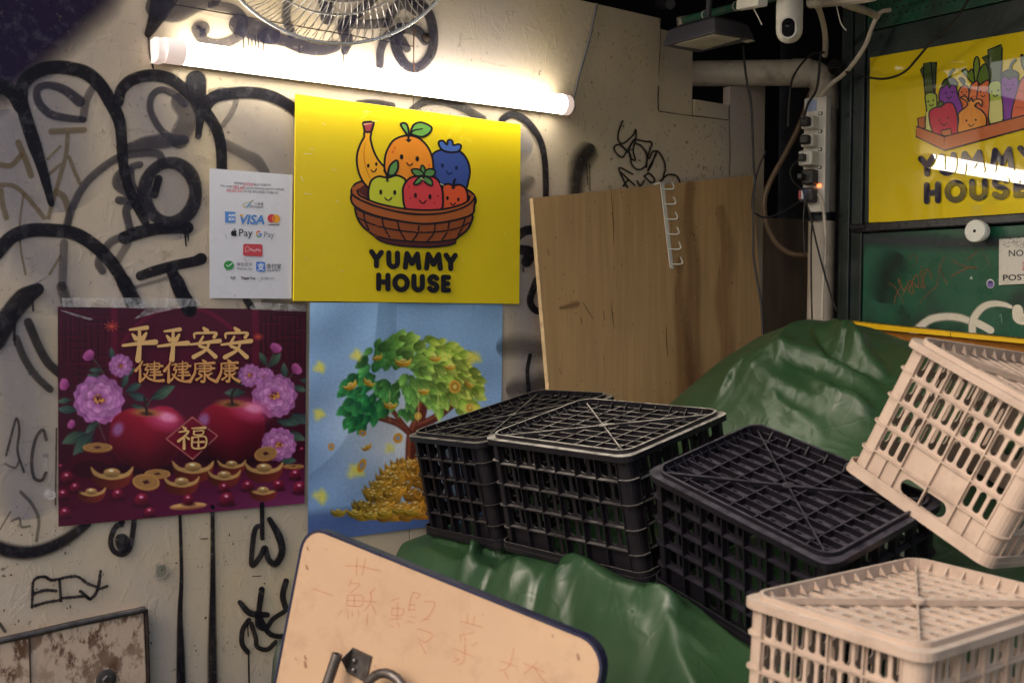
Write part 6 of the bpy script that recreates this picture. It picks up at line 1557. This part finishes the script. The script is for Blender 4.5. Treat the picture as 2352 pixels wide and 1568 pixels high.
# floodlight
HZ = 2.236; FL = Plane((0, 0, HZ), (0, 0, -1)); fl = empty('floodlight', FL.at(*kp('C', [(560, 400)])[0]), 'unlit dark grey floodlight with dusty glass under the ceiling', 'floodlight')
m = MB(); q_ = [FL.at(x, y) for x, y in kp('C', [(138, 428), (632, 300), (1000, 372), (470, 492)])]; ce = sum(q_, Vector()) / 4
v1 = q_ ; v2 = [ce + (p - ce) * .86 + Vector((0, 0, .045)) for p in q_]; v3 = [ce + (p - ce) * .55 + Vector((0, 0, .06)) for p in q_]
m.add(v1 + v2 + v3, [(3, 2, 1, 0), (8, 9, 10, 11)] + [(i, (i + 1) % 4, 4 + (i + 1) % 4, 4 + i) for i in range(4)] + [(4 + i, 4 + (i + 1) % 4, 8 + (i + 1) % 4, 8 + i) for i in range(4)]); m.build('housing', M['grey'], fl, bevel=.003)
m = MB(); m.prism([FL.at(x, y, .002) for x, y in kp('C', [(252, 420), (622, 320), (866, 362), (520, 464)])], (0, 0, .0012)); m.build('glass', M['lampglass'], fl)
m = MB(); m.prism([FL.at(x, y, .002) for x, y in kp('C', [(880, 388), (960, 372), (1000, 384), (920, 402)])], (0, 0, .0012)); m.build('sensor_window', M['lampglass'], fl)
m = MB(); m.tube([ce + Vector((0, 0, .05)), ce + Vector((.03, .03, .42))], .009, 8); m.build('bracket', M['grey'], fl)
# security camera
ZC = 3.1; cc = deep(1813, 60, ZC); RC = 30.2 * ZC / FPX; zb = deep(1813, 99, ZC).z
sc2 = empty('security_camera', Vector((cc.x, cc.y, zb)), 'white capsule security camera with black oval lens window', 'camera')
m = MB(); m.lathe([(0, 0), (RC * .35, RC * .04), (RC * .62, RC * .18), (RC * .84, RC * .42), (RC * .96, RC * .72), (RC, RC * 1.05), (RC, RC * 2.9), (RC * .97, RC * 3.2), (RC * .97, RC * 3.24), (RC, RC * 3.3), (RC, RC * 4.4), (RC * .8, RC * 4.7), (0, RC * 4.7)], (cc.x, cc.y, zb), (0, 0, 1), 40); m.build('camera_body', M['white'], sc2, smooth=True)
m = MB(); m.tube([(cc.x, cc.y, zb + RC * 4.6), (cc.x, cc.y, 2.66)], .012, 12); m.build('stem', M['white'], sc2)
fc_ = (EYE - cc); fc_.z = 0; fc_.normalize(); fx = Vector((fc_.y, -fc_.x, 0)); fx = fx if fx.x > 0 else -fx; oc = Vector((cc.x, cc.y, deep(1810, 71, ZC).z))
def stad(hw_, hh_, n=12):
    o_ = []
    for s_ in (1, -1):
        for k in range(n):
            a = (0 if s_ > 0 else math.pi) + math.pi * k / (n - 1); o_.append((hw_ * math.cos(a), (hh_ - hw_) * s_ + hw_ * math.sin(a)))
    return o_
U = ZC / FPX
m = MB(); m.prism([oc + fc_ * (RC * .72) - fx * (2.5 * U) + fx * x + Vector((0, 0, y)) for x, y in stad(19.5 * U, 26 * U)], fc_ * RC * .27); m.build('lens_bezel', M['white'], sc2, smooth=True, bevel=.002)
m = MB(); m.prism([oc + fc_ * (RC * .8) - fx * (2.5 * U) + fx * x + Vector((0, 0, y)) for x, y in stad(14.5 * U, 21.5 * U)], fc_ * RC * .215); lw_ = m.build('lens_window', M['glass_black'], sc2, bevel=.002)
m = MB(); m.lathe([(7 * U, 0), (6 * U, 3 * U), (3 * U, 4.5 * U), (0, 5 * U)], oc + fc_ * (RC * 1.012) - fx * (2.5 * U) + Vector((0, 0, 4 * U)), fc_, 20); m.build('lens', M['glass_black'], lw_, smooth=True)

# ---------------------------------------------------------------- wall fan
fcn = deep(772, -220, 2.34); fa = (EYE - fcn).normalized(); fa = (fa + N1 * .55 + Vector((-.18, 0, .12))).normalized()
fu = fa.orthogonal().normalized(); fv = fa.cross(fu); RF = 312 * 2.34 / FPX
fn = empty('wall_fan', fcn - fa * .2, 'large wire-caged industrial fan hanging above the tube light', 'fan')
def fp(r_, a, h): return fcn + fu * (r_ * math.cos(a)) + fv * (r_ * math.sin(a)) + fa * h
def circ(r_, h, n=72): return [fp(r_, 2 * math.pi * k / n, h) for k in range(n)]
m = MB(); m.tube(circ(RF, .006, 96), .0030, 8, True); m.build('rim_ring', M['wire'], fn, smooth=True)
m = MB(); m.tube(circ(RF * .995, -.010, 96), .0036, 8, True); m.build('rim_ring', M['wiredark'], fn, smooth=True)
m = MB(); m.tube(circ(RF * .72, .074), .0024, 6, True); m.build('guard_ring', M['wiredark'], fn, smooth=True)
m = MB(); m.tube(circ(RF * .76, -.078), .0024, 6, True); m.build('guard_ring', M['wire'], fn, smooth=True)
for nm, sg_, tw, hgt, n_w, ph in (('front_guard', 1, .55, .082, 96, 0), ('rear_guard', -1, .30, .092, 96, .03)):
    m = MB()
    for k in range(n_w):
        a0 = 2 * math.pi * k / n_w + ph; pts = []
        for j in range(9):
            u_ = j / 8; r_ = RF * (.18 + .82 * (1 - (1 - u_) ** 1.0)); hh = hgt * (1 - u_ ** 7) ** .7 if u_ < 1 else 0
            r_ = RF * (.18 + .82 * u_) if u_ < .9 else RF * (.918 + (u_ - .9) * .8)
            pts.append(fp(r_, a0 + tw * (1 - u_), sg_ * hh))
        pts.append(fp(RF, a0, 0))
        m.tube(pts, .00095, 5, cap=False)
    m.tube(circ(RF * .18, sg_ * hgt, 40), .003, 6, True)
    o = m.build(nm, M['wire'], fn, smooth=True); o['kind'] = 'stuff'
m = MB(); m.lathe([(0, .11), (.035, .105), (.05, .09), (.05, -.06), (.075, -.08), (.075, -.19), (.05, -.22), (0, -.22)], fcn, fa, 28); m.build('motor_hub', M['grey'], fn, smooth=True)
for k in range(3):
    a0 = 2 * math.pi * k / 3 + math.atan2(-fv.z, -fu.z) + math.pi / 3; v_s, f_s = [], []
    for i in range(7):
        r_ = RF * (.14 + .70 * i / 6)
        for j in range(5):
            s_ = (j / 4 - .5); v_s.append(fp(r_, a0 + s_ * .9 * (1 - .25 * i / 6), .03 - s_ * .055))
    for i in range(6):
        for j in range(4): f_s.append((i * 5 + j, i * 5 + j + 1, (i + 1) * 5 + j + 1, (i + 1) * 5 + j))
    m = MB(); m.add(v_s, f_s); o = m.build('blade', M['grey'], fn, smooth=True); sd = o.modifiers.new('thick', 'SOLIDIFY'); sd.thickness = .002
bk = fcn - fa * .17; pw_ = bk - N1 * ((bk - W1.p).dot(N1)) + Vector((0, 0, .0))
zlim = min(ZT - .06, bk.z + .05); pw_.z = zlim
m = MB(); m.tube([bk, bk * .5 + pw_ * .5 + Vector((0, 0, -.01)), pw_], .014, 10); m.build('bracket_arm', M['grey'], fn, smooth=True)
m = MB(); m.box(pw_ + N1 * .004, .006, .09, .09, (N1, D1, Vector((0, 0, 1)))); m.build('wall_plate', M['grey'], fn)

# ---------------------------------------------------------------- rusted hatch low on the wall
ht = empty('metal_hatch', W1.at(160, 1568, .0), 'rust-stained cream metal hatch at the foot of the graffiti wall', 'hatch')
m = MB(); m.prism([W1.at(x, y, .028) for x, y in kp('8', [(-300, 1284), (0, 1232), (1180, 975), (1205, 1568), (1212, 1900), (-300, 1960)])], -N1 * .027); m.build('hatch_plate', M['rust'], ht, bevel=.003)
m = MB(); P = [W1.at(x, y, .026) for x, y in kp('8', [(-300, 1276), (0, 1220), (600, 1084), (1188, 962)])]; m.tube(P, .0075, 10); m.build('top_rim', M['steel'], ht, smooth=True)
m = MB(); P = [W1.at(x, y, .022) for x, y in kp('8', [(1194, 962), (1206, 1300), (1222, 1900)])]; m.tube(P, .0055, 8); m.build('side_rim', M['rustdark'], ht, smooth=True)
m = MB(); P = [W1.at(x, y, .0295) for x, y in kp('8', [(240, 1200), (250, 1568), (256, 1900)])]; m.tube(P, .0016, 6); m.build('seam', M['rustdark'], ht)
bc = W1.at(*kp('8', [(868, 1535)])[0], .028)
m = MB(); m.lathe([(.022, 0), (.022, .003), (.019, .004), (0, .004)], bc, N1, 24); ws_ = m.build('washer', M['steel'], ht, smooth=True)
m = MB(); m.lathe([(.013, .004), (.013, .012), (.010, .014), (0, .014)], bc, N1, 6); m.build('bolt', M['steel'], ws_)

# ---------------------------------------------------------------- folding table stood on edge, underside out
a0, a1, a2 = deep(703, 1205, 2.10), deep(1392, 1484, 1.75), deep(632, 1568, 2.12)
bu = (a1 - a0).normalized(); bv = (a2 - a0); bv = (bv - bu * bv.dot(bu)).normalized(); bn = bu.cross(bv).normalized(); bn = bn if bn.dot(EYE - a0) > 0 else -bn
BW = (a1 - a0).length; BL = min((a0.z - .02) / -bv.z, (a1.z - .02) / -bv.z, 1.2)
tbn = empty('folding_table', a0 + bu * BW / 2 + bv * BL, 'peach folding table stood on edge showing its underside and red scrawl', 'folding table')
def rrect(w_, h_, r_, n=7):
    o_ = []
    for cx_, cy_, s0 in ((w_ - r_, r_, -1), (w_ - r_, h_ - r_, 0), (r_, h_ - r_, 1), (r_, r_, 2)):
        for k in range(n):
            a = math.pi / 2 * (s0 + k / (n - 1)); o_.append((cx_ + r_ * math.cos(a), cy_ + r_ * math.sin(a)))
    return o_
m = MB(); m.prism([a0 + bu * x + bv * y for x, y in rrect(BW, BL, .045)], -bn * .018); m.build('table_top', M['board'], tbn, bevel=.0008)
m = MB(); ou = rrect(BW + .006, BL + .006, .048); iu = rrect(BW - .004, BL - .004, .044)
m.add([a0 + bu * (x - .003) + bv * (y - .003) + bn * d for d in (.0012, -.019) for x, y in ou] + [a0 + bu * (x + .002) + bv * (y + .002) + bn * d for d in (.0012, -.019) for x, y in iu],
      [(i, (i + 1) % 28, 28 + (i + 1) % 28, 28 + i) for i in range(28)] + [(i, (i + 1) % 28, 56 + (i + 1) % 28, 56 + i) for i in range(28)] + [(28 + i, 28 + (i + 1) % 28, 84 + (i + 1) % 28, 84 + i) for i in range(28)])
m.build('edging', M['boardedge'], tbn)
BP = Plane(a0, bn); A = Art(BP, .0003, .00004); RD = (196, 70, 44)
for p in ([(600, 375), (700, 380), (828, 410)], [(672, 325), (668, 438)], [(728, 328), (706, 440)], [(640, 460), (618, 508)], [(630, 490), (690, 495), (632, 550)], [(612, 568), (606, 630)], [(612, 566), (706, 570), (700, 635), (606, 634)], [(655, 570), (654, 634)], [(610, 600), (704, 602)], [(572, 665), (556, 690)], [(612, 665), (616, 716)], [(640, 670), (642, 705)], [(680, 665), (685, 700)],
          [(790, 520), (755, 555)], [(722, 605), (800, 610)], [(765, 550), (762, 610), (722, 668)], [(766, 625), (795, 680)], [(742, 690), (735, 760)],
          [(900, 600), (950, 585)], [(902, 650), (972, 655), (966, 695), (902, 694), (902, 650)], [(938, 612), (934, 725)], [(890, 725), (960, 718)], [(895, 765), (908, 772)], [(935, 745), (950, 768)],
          [(1040, 545), (1020, 600), (1010, 665)], [(1040, 548), (1085, 560), (1060, 590)], [(1015, 628), (1050, 630)], [(1012, 665), (1050, 660)], [(1020, 705), (1055, 710)], [(1000, 735), (1045, 745)], [(1110, 605), (1180, 618), (1140, 700), (1090, 735)], [(1110, 720), (1140, 725)],
          [(1065, 785), (1165, 820), (1120, 870), (1070, 850)], [(1080, 870), (1122, 950)], [(1350, 735), (1490, 775)], [(1395, 685), (1388, 745)], [(1438, 700), (1428, 760)], [(1435, 808), (1345, 830)], [(1345, 835), (1350, 870)], [(1375, 840), (1380, 865)], [(1455, 875), (1425, 895)], [(1300, 915), (1440, 970)], [(1375, 880), (1370, 990), (1330, 1020)], [(1310, 975), (1340, 985), (1300, 1000)],
          [(1610, 995), (1710, 1030)], [(1695, 910), (1660, 1030), (1600, 1060)], [(1630, 1060), (1660, 1110)], [(1760, 1010), (1900, 1070)], [(1850, 1000), (1760, 1080)], [(1830, 1030), (1870, 1100), (1910, 1140)], [(390, 525), (515, 568)]):
    A.stroke(kp('T', p), 1.8, RD, .38, .4, smooth=len(p) > 2)
for x, y, r_ in ((345, 250, 5), (340, 370, 6), (330, 960, 6), (330, 1000, 8), (1945, 822, 4), (2110, 950, 8), (470, 262, 2), (270, 975, 3), (1490, 690, 2), (785, 1020, 2)):
    A.stroke(kp('T', [(x, y), (x + 6, y + r_ * 4)]), [r_ * .5, r_ * .7], (120, 66, 44), .6, .6)
A.build('red_scrawl', M['marker'], tbn)['kind'] = 'stuff'
m = MB(); m.prism([BP.at(x, y, .004) for x, y in kp('T', [(640, 908), (764, 966), (726, 1136), (598, 1064)])], -bn * .003); hpl = m.build('hinge_plate', M['steel'], tbn)
m = MB(); m.prism([BP.at(*kp('T', [p])[0], h) for p, h in (((566, 985), .028), ((640, 912), .005), ((604, 1060), .005))], -bn * .002 + bu * .001); m.build('hinge_ear', M['steel'], tbn)
for x, y in ((660, 992), (655, 1052)):
    m = MB(); m.lathe([(.0055, 0), (.005, .004), (.003, .006), (0, .0065)], BP.at(*kp('T', [(x, y)])[0], .004), bn, 14); m.build('rivet', M['steel'], hpl, smooth=True)
lp0, lp1 = BP.at(*kp('T', [(545, 948)])[0], .030), BP.at(*kp('T', [(440, 1260)])[0], .045); ld = (lp1 - lp0).normalized()
m = MB(); LR = .0095; m.lathe([(LR * .8, 0), (LR, 0), (LR, (a0.z) * .75), (LR * .8, a0.z * .75), (LR * .8, 0.004)], lp0, ld, 18); leg_ = m.build('leg', M['steel'], tbn, smooth=True)
m = MB(); m.lathe([(LR * .8, .006), (0, .006)], lp0, ld, 18); m.build('leg_bore', M['dark'], leg_)
cpt = BP.at(*kp('T', [(862, 1262)])[0], .03)
m = MB(); m.tube([cpt + bu * (.048 * math.cos(a)) - bv * (.048 * math.sin(a)) + bv * .0 for a in [math.pi * k / 12 for k in range(13)]] , .0085, 12); m.build('leg_bend', M['steel'], tbn, smooth=True)
m = MB(); m.tube([cpt - bu * .048, cpt - bu * .048 + bv * .5], .0085, 12); m.tube([cpt + bu * .048, cpt + bu * .048 + bv * .5], .0085, 12); m.build('leg_frame', M['steel'], tbn, smooth=True)

# dark green sack behind the table
bm = bmesh.new(); bmesh.ops.create_icosphere(bm, subdivisions=4, radius=1)
sk = deep(672, 1640, 2.42)
for v in bm.verts:
    p = v.co.copy(); n_ = .10 * math.sin(p.x * 5 + p.z * 3) + .07 * math.sin(p.y * 8 - p.z * 6) + .05 * math.sin(p.z * 11 + p.x * 7)
    p *= 1 + n_; v.co = Vector((p.x * .085, p.y * .08, max(p.z, -1) * .36 * (1 - .1 * p.z)))
me = bpy.data.meshes.new('sack'); bm.to_mesh(me); bm.free(); me.materials.append(M['sack']); me.polygons.foreach_set('use_smooth', [True] * len(me.polygons))
o = bpy.data.objects.new('sack', me); COL.objects.link(o); o.location = (sk.x, sk.y, .38); o.scale = (1, 1, 1.02)
tag(o, 'dark green sack peeking out left of the folding table', 'sack')
